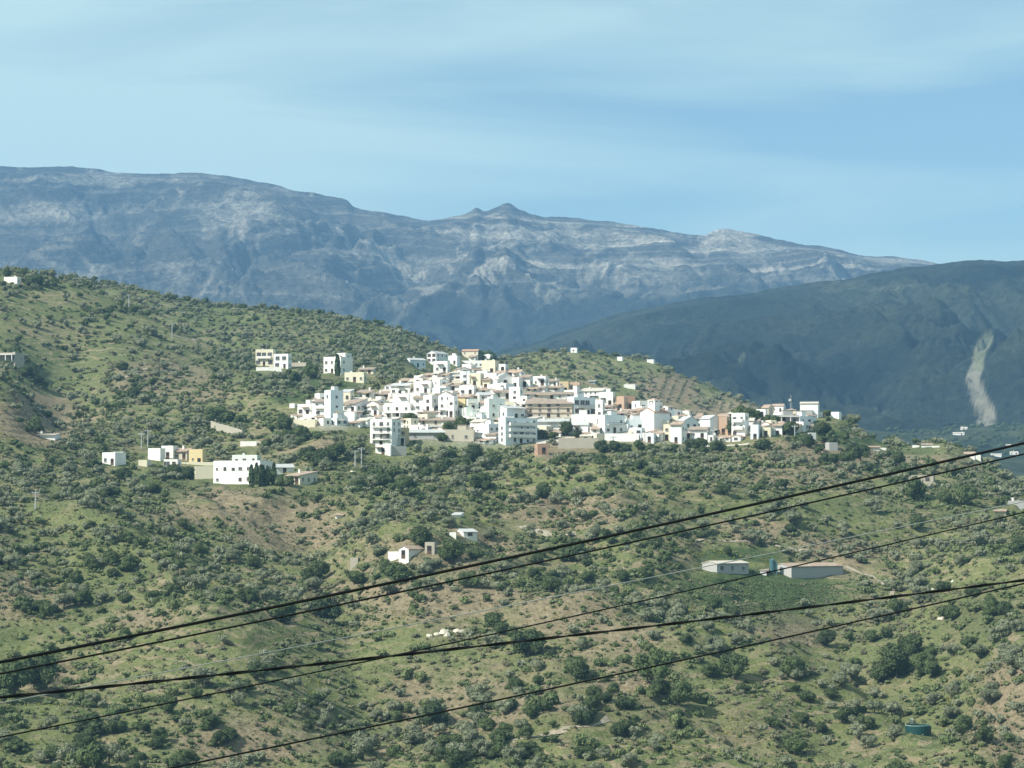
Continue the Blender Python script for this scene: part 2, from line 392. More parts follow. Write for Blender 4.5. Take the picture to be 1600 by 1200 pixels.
big = fbm(GX/130, GY/150+3, 3)*5.0+ridged(GX/85+.3*fbm(GX/60, GY/60, 2), GY/230, 3)*2.6
mid = fbm(GX/30+5, GY/34, 4)*1.5
small = fbm(GX/6.5, GY/6.5+40, 3)*.30
px0, py0 = proj(GX, GY, GZ)
pad = np.zeros_like(GX)
for (x, y, rx, ry) in [(1265, 905, 85, 16), (1140, 892, 50, 12), (375, 750, 70, 16), (1432, 1145, 40, 14), (640, 868, 40, 10), (727, 836, 30, 8), (250, 722, 100, 12)]: pad = np.maximum(pad, np.exp(-(((px0-x)/rx)**2+((py0-y)/ry)**2)**1.5))
amp = amp*(1-.8*pad)
GZ = GZ+amp*(big+mid)+small*np.clip(amp*2, 0, 1)
# terrace steps on parts of the slopes
tm = np.clip(fbm(GX/70+50, GY/90, 2)*2.2, 0, 1)*np.clip((GY-520)/60, 0, 1)*(GY < 1750)*np.clip(amp*1.2, 0, 1)
ph = (GZ+fbm(GX/45, GY/45+9, 2)*2.5)/2.4
GZ = GZ+tm*(ph-np.floor(ph)-.5-np.clip((ph-np.floor(ph)-.78)/.22, 0, 1))*-1.5
def spur(pts, h, w, side=0.0):
    d = np.full(GX.shape, 1e9); sg = np.zeros(GX.shape)
    for (a, b) in zip(pts[:-1], pts[1:]):
        p = at(*a); q = at(*b); dx, dy = q.x-p.x, q.y-p.y; L2 = dx*dx+dy*dy
        t = np.clip(((GX-p.x)*dx+(GY-p.y)*dy)/L2, 0, 1); ex = GX-p.x-t*dx; ey = GY-p.y-t*dy; dd = np.hypot(ex, ey)
        m = dd < d; sg = np.where(m, (dx*ey-dy*ex)/math.sqrt(L2), sg); d = np.minimum(d, dd)
    return h*np.exp(-(d/w)**1.5), sg
a_, s_g = spur([(1130, 1000, 672), (1290, 1050, 655), (1400, 1105, 625), (1520, 1180, 590)], 8.5, 15)
b_, _ = spur([(1290, 960, 715), (1400, 1020, 672), (1460, 1075, 640), (1540, 1130, 612)], -10, 17)
c_, _ = spur([(560, 870, 780), (760, 940, 730), (900, 1010, 690)], 7.0, 17)
d_, _ = spur([(20, 1000, 672), (160, 1080, 640)], -7.0, 15)
e_, _ = spur([(840, 730, 940), (960, 830, 850), (1010, 900, 775)], 7.0, 15)
f_, _ = spur([(120, 860, 800), (260, 930, 740), (330, 1040, 655)], 6.5, 15)
g_, _ = spur([(480, 830, 830), (520, 920, 745), (560, 1040, 655), (600, 1120, 610)], -7.5, 14)
GZ = GZ+(a_+b_+c_+d_+e_+f_+g_)*(1-.85*pad)
PX, PY = proj(GX, GY, GZ)

def blob(lst, X=PX, Y=PY):
    s = np.zeros_like(X)
    for (x, y, rx, ry, a) in lst: s = np.maximum(s, a*np.exp(-(((X-x)/rx)**2+((Y-y)/ry)**2)**1.4))
    return s
edge = 12*fbm(GX/25, GY/25, 3); PYw = PY+edge*.6; PXw = PX+edge
soil = blob([(370, 800, 130, 32, .75), (440, 835, 90, 25, .6), (60, 660, 75, 38, .9), (250, 590, 90, 30, .75), (310, 610, 60, 20, .6), (505, 698, 26, 14, 1.0),
             (230, 965, 70, 16, .5), (710, 870, 120, 60, .35), (690, 930, 120, 40, .5), (1215, 990, 60, 20, .8), (1180, 830, 70, 22, .6),
             (1300, 870, 90, 40, .5), (700, 1090, 160, 55, .45), (380, 1165, 110, 40, .5), (900, 800, 150, 30, .45), (1260, 720, 130, 35, .7), (1580, 1120, 60, 90, .7),
             (890, 960, 90, 50, .45), (960, 1030, 110, 50, .4), (40, 930, 90, 40, .4), (1050, 610, 40, 26, .9), (1160, 640, 70, 16, 1.0), (1420, 725, 90, 20, .55),
             (880, 700, 60, 14, .8), (80, 1060, 40, 40, .6), (1060, 860, 50, 40, .4)], PXw, PYw)
lush0 = np.clip((GY-1080)/80, 0, 1)*np.clip((GX+40)/-60, 0, 1)*.46*(1-blob([(120, 468, 80, 16, 1), (220, 508, 70, 14, 1), (300, 536, 50, 9, 1), (60, 520, 70, 26, .7), (60, 620, 60, 16, 1)], PXw, PYw))
lush = blob([(1190, 925, 180, 42, .9), (1150, 865, 80, 14, .9), (1230, 975, 160, 22, .5), (260, 760, 110, 28, .6), (480, 600, 130, 16, .8), (460, 615, 60, 18, .9), (1330, 680, 70, 22, .9), (590, 745, 60, 28, .7), (450, 775, 90, 20, .5),
             (1560, 970, 120, 60, .55), (1000, 1130, 130, 50, .4), (150, 1100, 180, 80, .4), (620, 895, 110, 18, .7), (1420, 700, 60, 20, .6), (1350, 790, 200, 40, .45), (200, 560, 150, 60, .4)], PXw, PYw)
pave = blob([(750, 640, 170, 62, .9), (1000, 672, 130, 24, .7), (1160, 672, 70, 12, .5), (520, 655, 50, 22, .7), (900, 655, 120, 45, .7)], PX, PY)*(vv > 7.0)*(vv < 8.25)
pave = np.clip(pave*1.6-.35, 0, .85)
lush = np.maximum(lush, lush0)
idx = np.arange(NR*NC).reshape(NR, NC)
Q = np.stack([idx[:-1, :-1], idx[:-1, 1:], idx[1:, 1:], idx[1:, :-1]], -1).reshape(-1, 4)
me = npmesh('ground', np.stack([GX, GY, GZ], -1).reshape(-1, 3), Q, [M['ground']], smooth=True)
ca = me.color_attributes.new('mask', 'FLOAT_COLOR', 'POINT')
ca.data.foreach_set('color', np.stack([soil, lush, pave, np.clip((GY-2000)/500, 0, 1)], -1).astype(np.float32).ravel())
tag(link('ground', me), kind='structure')

def zat(X, Y):
    a = 800+F*X/Y; ci = np.clip(np.interp(a, colpx, np.arange(NC)), 0, NC-1.001); i = int(ci); f = ci-i
    return float(np.interp(Y, GY[:, i], GZ[:, i])*(1-f)+np.interp(Y, GY[:, i+1], GZ[:, i+1])*f)
VISY = np.minimum.accumulate(np.where(GY > 500, PY, 5000), axis=0)
def pick(px, py, ymin=500):
    ci = int(round(float(np.interp(px, colpx, np.arange(NC)))))
    lim = VISY[GY[:, ci] < 2000, ci].min()+.6 if ymin < 2000 else VISY[GY[:, ci] < 4600, ci].min()+.6
    py = max(py, lim)
    m = (VISY[:, ci] <= py) & (GY[:, ci] >= ymin)
    j = int(np.argmax(m))
    j = max(j, 1)
    p0, p1 = PY[j-1, ci], PY[j, ci]
    t = 0 if abs(p0-p1) < 1e-6 else min(max((p0-py)/(p0-p1), 0), 1)
    Y = GY[j-1, ci]*(1-t)+GY[j, ci]*t
    X = (px-800)/F*Y
    return Vector((X, Y, zat(X, Y)))

# ------------------------------------------------------------------ mountains
def mountain(name, mat, crest, baseY, midk, crestY, backY, x0, x1, step, rows, ampl, wl, seed, masks, soft=3.0):
    px = np.arange(x0, x1, step).astype(float); n = len(px)
    ce = pchip([a for a, b in crest], [b for a, b in crest], px)
    ks = [(baseY, np.full(n, 735.0))]+[(Y, 700-(700-ce)*f) for (Y, f) in midk]+[(crestY, ce), (backY, ce+90)]
    kz = np.array([y*slope(p) for (y, p) in ks]); ky = np.array([y for y, p in ks])
    nr = rows+30
    ry = np.concatenate([np.linspace(baseY, crestY, rows), np.linspace(crestY, backY, 31)[1:]])
    Z = np.zeros((nr, n))
    for c in range(n): Z[:, c] = pchip(ky, kz[:, c], ry)
    Y = np.repeat(ry[:, None], n, 1); X = ((px-800)/F)[None, :]*Y
    t = (Y-baseY)/(crestY-baseY)
    win = np.clip(t*4, 0, 1)*np.clip((1.003-t)*soft, 0.010, 1)
    wx = X+wl*.35*fbm(X/wl+seed, Y/wl, 2); wy = Y+wl*.35*fbm(X/wl, Y/wl+seed, 2)
    rel = ridged(wx/wl+seed, wy/(wl*2.1), 6, .5)-.6
    rel2 = fbm(wx/(wl*.35)+seed, wy/(wl*.4), 6, .58)
    Z = Z+ampl*win*(rel*.8+rel2*.30)
    Z = Z+ampl*.03*np.clip(t*3, 0, 1)*fbm(X/70, Y/70, 4, .6)
    lim = Y*slope(ce[None, :]+2.5+26*np.clip(1-t, 0, 1)); Z = np.where(t < .985, np.minimum(Z, lim), Z)
    ppx, ppy = proj(X, Y, Z)
    i = np.arange(nr*n).reshape(nr, n)
    Q = np.stack([i[:-1, :-1], i[:-1, 1:], i[1:, 1:], i[1:, :-1]], -1).reshape(-1, 4)
    me = npmesh(name, np.stack([X, Y, Z], -1).reshape(-1, 3), Q, [mat], smooth=True)
    r, g, b, al = masks(ppx, ppy, X, Y, Z)
    ca = me.color_attributes.new('mask', 'FLOAT_COLOR', 'POINT')
    ca.data.foreach_set('color', np.stack([r, g, b, al], -1).astype(np.float32).ravel())
    tag(link(name, me), kind='structure')
    return X, Y, Z, ppx, ppy
def strip(pts, PX_, PY_, w0):
    d = np.full(PX_.shape, 1e9)
    for (x0, y0, a), (x1, y1, b) in zip(pts[:-1], pts[1:]):
        dx, dy = x1-x0, y1-y0; t = np.clip(((PX_-x0)*dx+(PY_-y0)*dy)/(dx*dx+dy*dy), 0, 1)
        w = (a+(b-a)*t)*w0
        d = np.minimum(d, np.hypot(PX_-x0-t*dx, PY_-y0-t*dy)/w)
    return np.clip((.97-d)/.2, 0, 1)
def back_masks(px, py, X, Y, Z):
    jx = px+18*fbm(X/180, Y/180, 3); jy = py+9*fbm(X/150+7, Y/150, 3)
    r = blob([(150, 281, 190, 9, .75), (430, 305, 60, 7, .5), (60, 335, 110, 22, .8), (180, 330, 70, 16, .5), (370, 340, 90, 35, .7), (560, 325, 60, 12, .4), (700, 372, 90, 14, .5), (850, 365, 160, 12, .9),
              (1000, 372, 120, 10, .8), (1150, 370, 60, 9, .9), (1400, 408, 90, 9, 1.0), (1270, 440, 90, 10, .9), (1230, 435, 130, 12, .6), (470, 300, 120, 10, .4), (820, 418, 60, 7, .8),
              (980, 412, 90, 8, .7), (1060, 425, 60, 25, .5), (300, 440, 100, 30, .4), (600, 420, 150, 30, .35), (150, 420, 150, 30, .35)], jx, jy)
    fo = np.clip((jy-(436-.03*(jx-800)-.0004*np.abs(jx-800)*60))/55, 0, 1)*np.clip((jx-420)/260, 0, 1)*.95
    return r, np.zeros_like(r), np.zeros_like(r), fo
crestB = [(-700, 300), (-300, 268), (0, 262), (100, 265), (200, 272), (300, 274), (380, 281), (450, 297), (500, 307), (540, 314), (553, 325), (600, 335), (665, 347), (715, 341), (735, 336), (745, 329), (757, 334),
          (775, 327), (792, 321), (812, 331), (850, 341), (900, 343), (950, 349), (1000, 355), (1060, 366), (1100, 372), (1115, 365), (1132, 361), (1160, 365), (1200, 375), (1250, 382), (1300, 388), (1350, 400), (1400, 404),
          (1440, 408), (1475, 414), (1520, 432), (1700, 470), (2000, 500), (2300, 520)]
mountain('far_mountain', M['backmt'], crestB, 5000, [(5900, .32), (7000, .66)], 8200, 9300, -700, 2300, 3.2, 340, 95, 520, 3.3, back_masks)
def front_masks(px, py, X, Y, Z):
    jx = px+2.5*fbm(X/50, Y/90, 2); jy = py+1.5*fbm(X/50, Y/90+4, 2)
    r = blob([(1330, 448, 190, 16, .5), (1020, 495, 160, 18, .35), (1550, 440, 90, 22, .3), (1400, 650, 120, 20, .4), (1160, 560, 6, 14, 1.2), (882, 600, 5, 14, .9), (1080, 430, 60, 10, .3), (1345, 480, 10, 12, .6), (1250, 640, 160, 25, .28), (1480, 620, 60, 60, .25)], jx, jy)
    s = strip([(1530, 566, 7), (1524, 580, 11), (1518, 592, 12), (1524, 610, 13), (1534, 630, 15), (1543, 648, 16), (1541, 676, 16)], jx, jy, 1.0)
    s = s*(.62+.38*(np.sin(py*.42+px*.1) > -.75))
    g = strip([(1546, 526, 9), (1536, 540, 12), (1531, 556, 11), (1530, 572, 9)], jx, jy, 1.0)
    return r, s*.95, g*.85, np.zeros_like(r)
crestF = [(-700, 610), (0, 600), (500, 585), (700, 565), (800, 546), (880, 521), (1000, 484), (1080, 470), (1170, 460), (1240, 448), (1300, 440), (1360, 431), (1420, 421), (1475, 415), (1510, 410), (1545, 408), (1600, 410), (1800, 400), (2300, 380)]
FX = mountain('near_mountain', M['frontmt'], crestF, 2900, [(3400, .25), (4100, .62)], 4800, 5600, -700, 2300, 3.2, 300, 74, 340, 8.1, front_masks, 2.0)

# ------------------------------------------------------------------ haze
hz, hnt, hb = newmat('haze_air'); hnt.nodes.clear()
pv = hnt.nodes.new('ShaderNodeVolumePrincipled'); ho = hnt.nodes.new('ShaderNodeOutputMaterial')
pv.inputs['Color'].default_value = (.30, .58, .96, 1); pv.inputs['Density'].default_value = 7.0e-5; pv.inputs['Anisotropy'].default_value = 0.0
hnt.links.new(pv.outputs[0], ho.inputs['Volume'])
mb = MB(); mb.box(-6000, 6000, -60, 9600, -260, 1120); tag(mb.build('haze', hz), kind='stuff')

# ------------------------------------------------------------------ buildings
CR = dict(A=(440, 530, 5.333), B=(700, 530, 5.333), C=(960, 560, 4.444), D=(140, 640, 4.2105), F=(380, 520, 5), G=(1280, 600, 5),
          H=(1060, 800, 4), I=(500, 780, 4), E=(0, 400, 4), P=(0, 0, 1))
FOOT = []           # (x0, x1, ytop, ybase, Y) in photo pixels: keeps scattered trees off the houses
_wc = {}
def window_mesh(w, h, kind):
    k = (round(w, 1), round(h, 1), kind)
    if k not in _wc:
        m = MB(); w, h = k[0], k[1]
        m.box(-w/2, w/2, -.035, .05, 0, h, 0)
        t = .07
        for b in ((-w/2-t, -w/2, -t, h+t), (w/2, w/2+t, -t, h+t), (-w/2, w/2, h, h+t), (-.03, .03, 0, h)):
            m.box(b[0], b[1], -.09, .03, b[2], b[3], 1)
        if kind == 'door': m.box(-w/2+.03, w/2-.03, -.055, -.036, .02, h*.42, 1)
        else: m.box(-w/2-.12, w/2+.12, -.2, .03, -t-.06, 0, 1)
        _wc[k] = m.mesh('window', [M['glass'] if kind != 'door' else M['dark'], M['wood'] if kind == 'door' or kind == 'brown' else M['frame']])
    return _wc[k]
_rc = {}
def rail_mesh(w, dep, mat):
    k = (round(w, 1), mat)
    if k not in _rc:
        m = MB(); w = k[0]
        if mat == 'solid': 
            m.box(-w/2, w/2, -dep, -dep+.12, .15, 1.05); m.box(-w/2, -w/2+.12, -dep+.12, 0, .15, 1.05); m.box(w/2-.12, w/2, -dep+.12, 0, .15, 1.05)
        else:
            n = int(w/.25)
            m.box(-w/2, w/2, -dep, -dep+.06, 1.0, 1.07); m.box(-w/2, w/2, -dep, -dep+.06, .2, .25)
            for i in range(n+1): x = -w/2+.02+i*(w-.04)/n; m.box(x-.015, x+.015, -dep+.01, -dep+.05, .25, 1.0)
        _rc[k] = m.mesh('railing', M['white'] if mat == 'solid' else M['rail'])
    return _rc[k]
def house(crop, x0, x1, y0, y1, a=22, f=.75, wall='white', roof='flat', rmat=None, label='', nm='house', cat='house', floors=None,
          win=1.0, opt='', rk=.24, group='white houses of the hill village', ymin=500, depth=None, dz=0.0, Y=None):
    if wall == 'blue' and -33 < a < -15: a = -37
    ox, oy, s = CR[crop]
    x0 = ox+x0/s; x1 = ox+x1/s; y0 = oy+y0/s; y1 = oy+y1/s
    Wp = x1-x0; ar = R(abs(a))
    if Y is None:
        p = pick((x0+x1)/2, y1, ymin); Y = p.y
    mpp = Y/F                                     # metres per photo pixel there
    if abs(a) < 8: f = 1.0
    w = max(f*Wp*mpp/math.cos(ar), 1.6)
    d = (1-f)*Wp*mpp/max(math.sin(ar), .15) if f < 1 else 7.0
    d = min(max(d, 4.0), 15.0)
    if depth: d = depth
    h = (y1-y0)*mpp
    fc = x0+f*Wp/2 if a >= 0 else x1-f*Wp/2
    base = at(fc, y1, Y)
    g = zat(base.x, Y)
    FOOT.append((x0, x1, y0, y1, Y))
    root = empty(nm, base, -R(a), label, cat, group)
    sink = max(base.z-min(g, zat(base.x+3, Y), zat(base.x-3, Y))+1.5, 1.5)
    rh = 0.0
    if roof in ('gx', 'gy', 'hip', 'mono'): rh = min(h*.32, (d if roof != 'gy' else w)*rk)
    hb = h-rh
    m = MB(); m.box(-w/2, w/2, 0, d, -sink, hb-.02)
    rm = M[rmat or {'flat': 'terrace', 'gx': 'tile', 'gy': 'tile', 'hip': 'tile', 'mono': 'brown'}.get(roof, 'tile')]
    e = .35
    rf = MB()
    if roof == 'flat':
        t = .22; ph = min(.7, h*.15)
        for b in ((-w/2, w/2, 0, t), (-w/2, w/2, d-t, d), (-w/2, -w/2+t, t, d-t), (w/2-t, w/2, t, d-t)): m.box(*b, hb-.02, hb+ph-.02)
        rf.box(-w/2+t, w/2-t, t, d-t, hb-.015, hb+.05)
    elif roof == 'gx':
        m.prism([(0, hb-.02), (d, hb-.02), (d/2, hb+rh-.12)], -w/2, w/2, 0, 'x')
        tk = .16
        rf.prism([(-e, hb-e*rh/(d/2)), (d/2, hb+rh), (d/2, hb+rh-tk), (-e, hb-e*rh/(d/2)-tk)][::-1], -w/2-e*.5, w/2+e*.5, 0, 'x')
        rf.prism([(d+e, hb-e*rh/(d/2)), (d/2, hb+rh), (d/2, hb+rh-tk), (d+e, hb-e*rh/(d/2)-tk)], -w/2-e*.5, w/2+e*.5, 0, 'x')
    elif roof == 'gy':
        m.prism([(-w/2, hb-.02), (w/2, hb-.02), (0, hb+rh-.12)], 0, d, 0, 'y')
        tk = .16; sl_ = rh/(w/2)
        rf.prism([(-w/2-e, hb-e*sl_), (0, hb+rh), (0, hb+rh-tk), (-w/2-e, hb-e*sl_-tk)], -e*.5, d+e*.5, 0, 'y')
        rf.prism([(w/2+e, hb-e*sl_), (0, hb+rh), (0, hb+rh-tk), (w/2+e, hb-e*sl_-tk)], -e*.5, d+e*.5, 0, 'y')
    elif roof == 'mono':
        m.prism([(0, hb-.02), (d, hb-.02), (d, hb+rh-.2)], -w/2, w/2, 0, 'x')
        rf.prism([(-.75, hb-.75*rh/d), (-.75, hb-.75*rh/d-.22), (d+.2, hb+rh-.18), (d+.2, hb+rh)], -w/2-.25, w/2+.25, 0, 'x')
    elif roof == 'hip':
        i = len(rf.v); z0 = hb-.05; z1 = hb+rh; q = min(w, d)/2
        B = [(-w/2-e, -e, z0), (w/2+e, -e, z0), (w/2+e, d+e, z0), (-w/2-e, d+e, z0)]
        T = [(-max(w/2-q, .05), d/2, z1), (max(w/2-q, .05), d/2, z1)]
        rf.quad([B[0], B[1], T[1], T[0]]); rf.quad([B[1], B[2], T[1]]); rf.quad([B[2], B[3], T[0], T[1]]); rf.quad([B[3], B[0], T[0]]); rf.quad(B[::-1])
    m.build('wall', M[wall], root)
    if rf.v:
        ro = rf.build('roof', rm, root)
        if w > 5 and rnd.random() < .6 and 'nochim' not in opt:
            cx = rnd.uniform(-w*.3, w*.3); c = MB(); zt = hb+rh*.6
            c.box(cx-.3, cx+.3, d*.6, d*.6+.6, zt-.8, zt+1.0); c.box(cx-.4, cx+.4, d*.6-.1, d*.6+.7, zt+1.0, zt+1.12)
            c.build('chimney', M['white'], ro)
    nf = floors or max(1, int(round(hb/3.1)))
    fh = hb/nf
    rr = random.Random(int(x0*7+y0*13))
    if h > 2.2 and win > 0:
        nb = max(1, int(w/2.7*win+.3))
        for k in range(nf):
            for b in range(nb):
                if rr.random() < .14: continue
                x = -w/2+w*(b+.5)/nb+rr.uniform(-.2, .2)
                if k == 0 and b == nb//2 and 'nodoor' not in opt and h > 2.6:
                    link('door', window_mesh(1.0, min(2.1, fh*.8), 'door'), root, (x, 0, .02)); continue
                ww = rr.choice((.6, .8, .9, 1.2)) if 'bigwin' not in opt else 1.9
                wh = min(rr.choice((.7, .9, 1.15)) if 'bigwin' not in opt else 1.6, fh*.55)
                link('window', window_mesh(ww, wh, 'brown' if rr.random() < .3 else 'w'), root, (x, 0, k*fh+fh*.32))
        if f < 1:
            sx = w/2 if a >= 0 else -w/2; ns = max(1, int(d/3.6*win))
            for k in range(nf):
                for b in range(ns):
                    if rr.random() < .35: continue
                    o = link('window', window_mesh(.9, min(1.1, fh*.5), 'w'), root, (sx, d*(b+.5)/ns, k*fh+fh*.35))
                    o.rotation_euler = (0, 0, math.pi/2 if a >= 0 else -math.pi/2)
    if 'balc' in opt:
        for k in range(1 if 'balc0' not in opt else 0, nf):
            b = MB(); bw = w*.8; b.box(-bw/2, bw/2, -1.15, -.004, k*fh-.02, k*fh+.15)
            bo = b.build('balcony', M['white'], root)
            link('railing', rail_mesh(bw, 1.15, 'solid' if 'solid' in opt else 'iron'), bo, (0, 0, k*fh))
    if 'porch' in opt:
        b = MB(); b.box(-w*.48, w*.48, -2.6, -.004, fh*.86, fh*.86+.22)
        pr = b.build('porch_roof', M['tile' if 'tporch' in opt else 'white'], root)
        for i in range(4):
            c = MB(); xx = -w*.45+i*w*.3; c.box(xx-.14, xx+.14, -2.5, -2.22, -sink-.6, fh*.86-.004); c.build('post', M['white'], pr)
    if 'band' in opt:
        for k in range(1, nf):
            b = MB(); b.box(-w/2-.15, w/2+.15, -.35, -.004, k*fh-.12, k*fh+.12); b.build('eave_band', M['tile'], root)
    if group == 'white houses of the hill village' and w > 4 and rr.random() < .45:
        aw = MB(); ax = rr.uniform(-w*.2, w*.2); az = rr.choice([k*fh+fh*.86 for k in range(nf)]); aw.prism([(-1.3, az-.28), (-1.3, az-.20), (-.004, az+.08), (-.004, az)][::-1], ax-rr.uniform(.8, w*.28), ax+rr.uniform(.8, w*.28), 0, 'x')
        aw.build('awning', M[rr.choice(('tile', 'wood', 'rail', 'terrace', 'ochre'))], root)
    if roof == 'flat' and w > 4.5 and 'nochim' not in opt and rr.random() < .4 and group == 'white houses of the hill village':
        rb = MB(); bx = rr.uniform(-w*.25, w*.1); rb.box(bx, bx+w*.3, d*.35, d*.85, hb+.05, hb+2.1); rb.box(bx-.15, bx+w*.3+.15, d*.35-.15, d*.85+.15, hb+2.1, hb+2.22, 1); rb.build('roof_room', [M[wall], M['tile']], root)
    if 'tank' in opt:
        c = MB(); c.cyl((w*.2, d*.5, hb+.05), (w*.2, d*.5, hb+1.2), .55, n=10); c.build('water_tank', M['white'], root)
    if 'room' in opt:
        c = MB(); c.box(-w*.08, w*.42, d*.25, d*.8, hb+.05, hb+2.3); rmo = c.build('roof_room', M[wall], root)
    return root
def wallrun(pts, h, mat, label, nm='retaining_wall', th=.5, group=None, cat='wall'):
    """pts: photo pixels of the foot of a wall, laid on the ground"""
    m = MB(); P = [pick(x, y) for x, y in pts]; o0 = P[0].copy()
    for p, q in zip(P[:-1], P[1:]):
        n = max(1, int((q-p).length/4))
        for i in range(n):
            s_ = p.lerp(q, i/n); e_ = p.lerp(q, (i+1)/n); dr = (e_-s_); dr.z = 0
            if dr.length < .1: continue
            nrm = Vector((-dr.y, dr.x, 0)).normalized()*th; zs = zat(s_.x, s_.y); ze = zat(e_.x, e_.y)
            a_ = s_-o0; b_ = e_-o0
            lo = [(a_.x, a_.y, zs-2-o0.z), (b_.x, b_.y, ze-2-o0.z), (b_.x+nrm.x, b_.y+nrm.y, ze-2-o0.z), (a_.x+nrm.x, a_.y+nrm.y, zs-2-o0.z)]
            hi = [(v[0], v[1], v[2]+2+h) for v in lo]
            for qd in ((lo[3], lo[2], lo[1], lo[0]), hi, (lo[0], lo[1], hi[1], hi[0]), (lo[1], lo[2], hi[2], hi[1]), (lo[2], lo[3], hi[3], hi[2]), (lo[3], lo[0], hi[0], hi[3])): m.quad(qd)
    o = m.build(nm, M[mat], None, o0); return tag(o, label, cat, group)

H = house
L = 'lone houses on the hills'
# --- upper hamlet left of the village
H('F', 95, 250, 140, 262, 12, .9, 'cream', 'flat', label='cream two-storey house with wide terrace, left end of the upper hamlet', opt='balc solid bigwin', group=L)
H('F', 236, 372, 176, 280, 20, .85, 'white2', 'flat', label='white house with dark windows beside the cream terrace house', opt='bigwin', group=L)
H('F', 355, 490, 236, 262, 5, 1, 'beige', 'flat', label='low beige annexe right of the white dark-windowed house', win=.4, group=L, nm='annexe')
H('F', 100, 300, 268, 296, 5, 1, 'white', 'none', label='white terrace wall under the upper hamlet', win=0, nm='terrace_wall', cat='wall', depth=1.2, group=None)
H('F', 625, 850, 200, 320, 30, .62, 'white', 'flat', label='big white house with stepped roofs behind a tall dark cypress', win=1, group=L)
H('F', 730, 845, 165, 215, 30, .6, 'white', 'flat', label='upper storey block on the stepped white house', group=L, nm='roof_block', win=.6, dz=0)
H('F', 790, 960, 318, 388, 16, .9, 'cream', 'flat', label='low cream house right of and below the stepped white house', group=L)
H('F', 900, 1030, 266, 320, 12, .9, 'cream', 'mono', label='small cream house above the low cream one', group=L)
H('A', 1040, 1200, 155, 235, -25, .8, 'blue', 'gx', 'sheet', 'small pale blue house with grey gabled roof above the green slope', group=L)
H('A', 1210, 1385, 95, 240, 28, .45, 'white', 'gy', 'sheet', 'tall white gabled house at the top left of the village', opt='bigwin')
H('A', 1370, 1480, 148, 205, 20, .8, 'white', 'flat', label='low white house touching the tall gabled one at the village top')
H('A', 1265, 1395, 195, 285, 14, .9, 'white2', 'flat', label='white house with balcony below the tall gabled house', opt='balc solid')
# --- west end of the village
H('A', 268, 392, 492, 642, 14, .95, 'white2', 'mono', 'brown', 'three-storey white house with stacked balconies at the west end of the village', opt='balc solid')
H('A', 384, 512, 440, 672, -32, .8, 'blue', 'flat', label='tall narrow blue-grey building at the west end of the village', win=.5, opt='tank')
H('A', 490, 592, 412, 480, 20, .8, 'white', 'mono', 'sheet', 'small house with grey roof behind the tall blue-grey building')
H('A', 500, 700, 492, 612, 26, .62, 'white2', 'mono', 'brown', 'white three-storey house right of the tall blue-grey building', opt='balc solid')
H('A', 455, 625, 606, 680, 12, .9, 'white2', 'none', label='bright white terrace wall below the west houses', win=0, nm='terrace_wall', cat='wall', depth=3, group=None)
H('A', 630, 762, 415, 497, 16, .9, 'white', 'mono', 'brown', 'white house with brown eaves above the west houses', opt='balc')
H('A', 708, 826, 512, 642, 22, .85, 'white2', 'gy', 'brown', 'white gabled house, left of the covered terrace', opt='balc solid')
H('A', 760, 905, 432, 505, 10, 1, 'beige', 'mono', 'brown', 'low beige house with a brown roof edge in the west part')
H('A', 905, 1095, 360, 475, 18, .85, 'white', 'mono', 'sheet', 'white house under a long grey sloping roof, upper west part', opt='balc')
H('A', 925, 1082, 470, 560, 24, .85, 'white2', 'flat', label='plain white block above the covered terrace', win=.4)
H('A', 855, 1072, 548, 668, 10, 1, 'white', 'flat', label='white house with dark covered terrace on posts', opt='porch')
H('A', 130, 262, 552, 640, 16, .9, 'white', 'flat', label='small stepped white house at the far west corner')
H('A', 95, 300, 668, 742, 14, .9, 'cream', 'none', label='cream terrace wall below the far west corner house', win=0, nm='terrace_wall', cat='wall', depth=3, group=None)
H('A', 65, 118, 540, 572, 18, .8, 'white2', 'flat', label='tiny white hut in the trees west of the village', group=L, nm='hut', cat='hut')
H('A', 1100, 1292, 362, 460, 24, .72, 'white', 'flat', label='white house with long balcony and grey side wall, upper middle', opt='balc')
H('A', 1095, 1262, 462, 602, 16, .92, 'white2', 'mono', 'brown', 'white three-storey house with a dark side passage, middle west')
H('A', 1180, 1300, 482, 610, 26, .6, 'white', 'flat', label='white block with shaded side wall next to the middle west passage')
H('A', 1130, 1312, 585, 648, 10, 1, 'white2', 'mono', 'brown', 'low white row house above the long dark-roofed building')
H('A', 1305, 1442, 432, 645, 18, .85, 'white2', 'gy', 'brown', 'tall narrow white gabled house standing above the long dark-roofed building')
H('A', 1440, 1532, 540, 600, 14, .9, 'cream', 'flat', label='small cream house right of the tall narrow gabled house')
H('A', 1135, 1535, 648, 720, 6, 1, 'beige', 'mono', 'brown', 'long low beige building with a dark overhanging roof', win=.6)
H('A', 1180, 1400, 712, 752, 6, 1, 'white', 'mono', 'sheet', 'low white shed with pale roof above the grey warehouse', win=0, nm='shed', cat='shed')
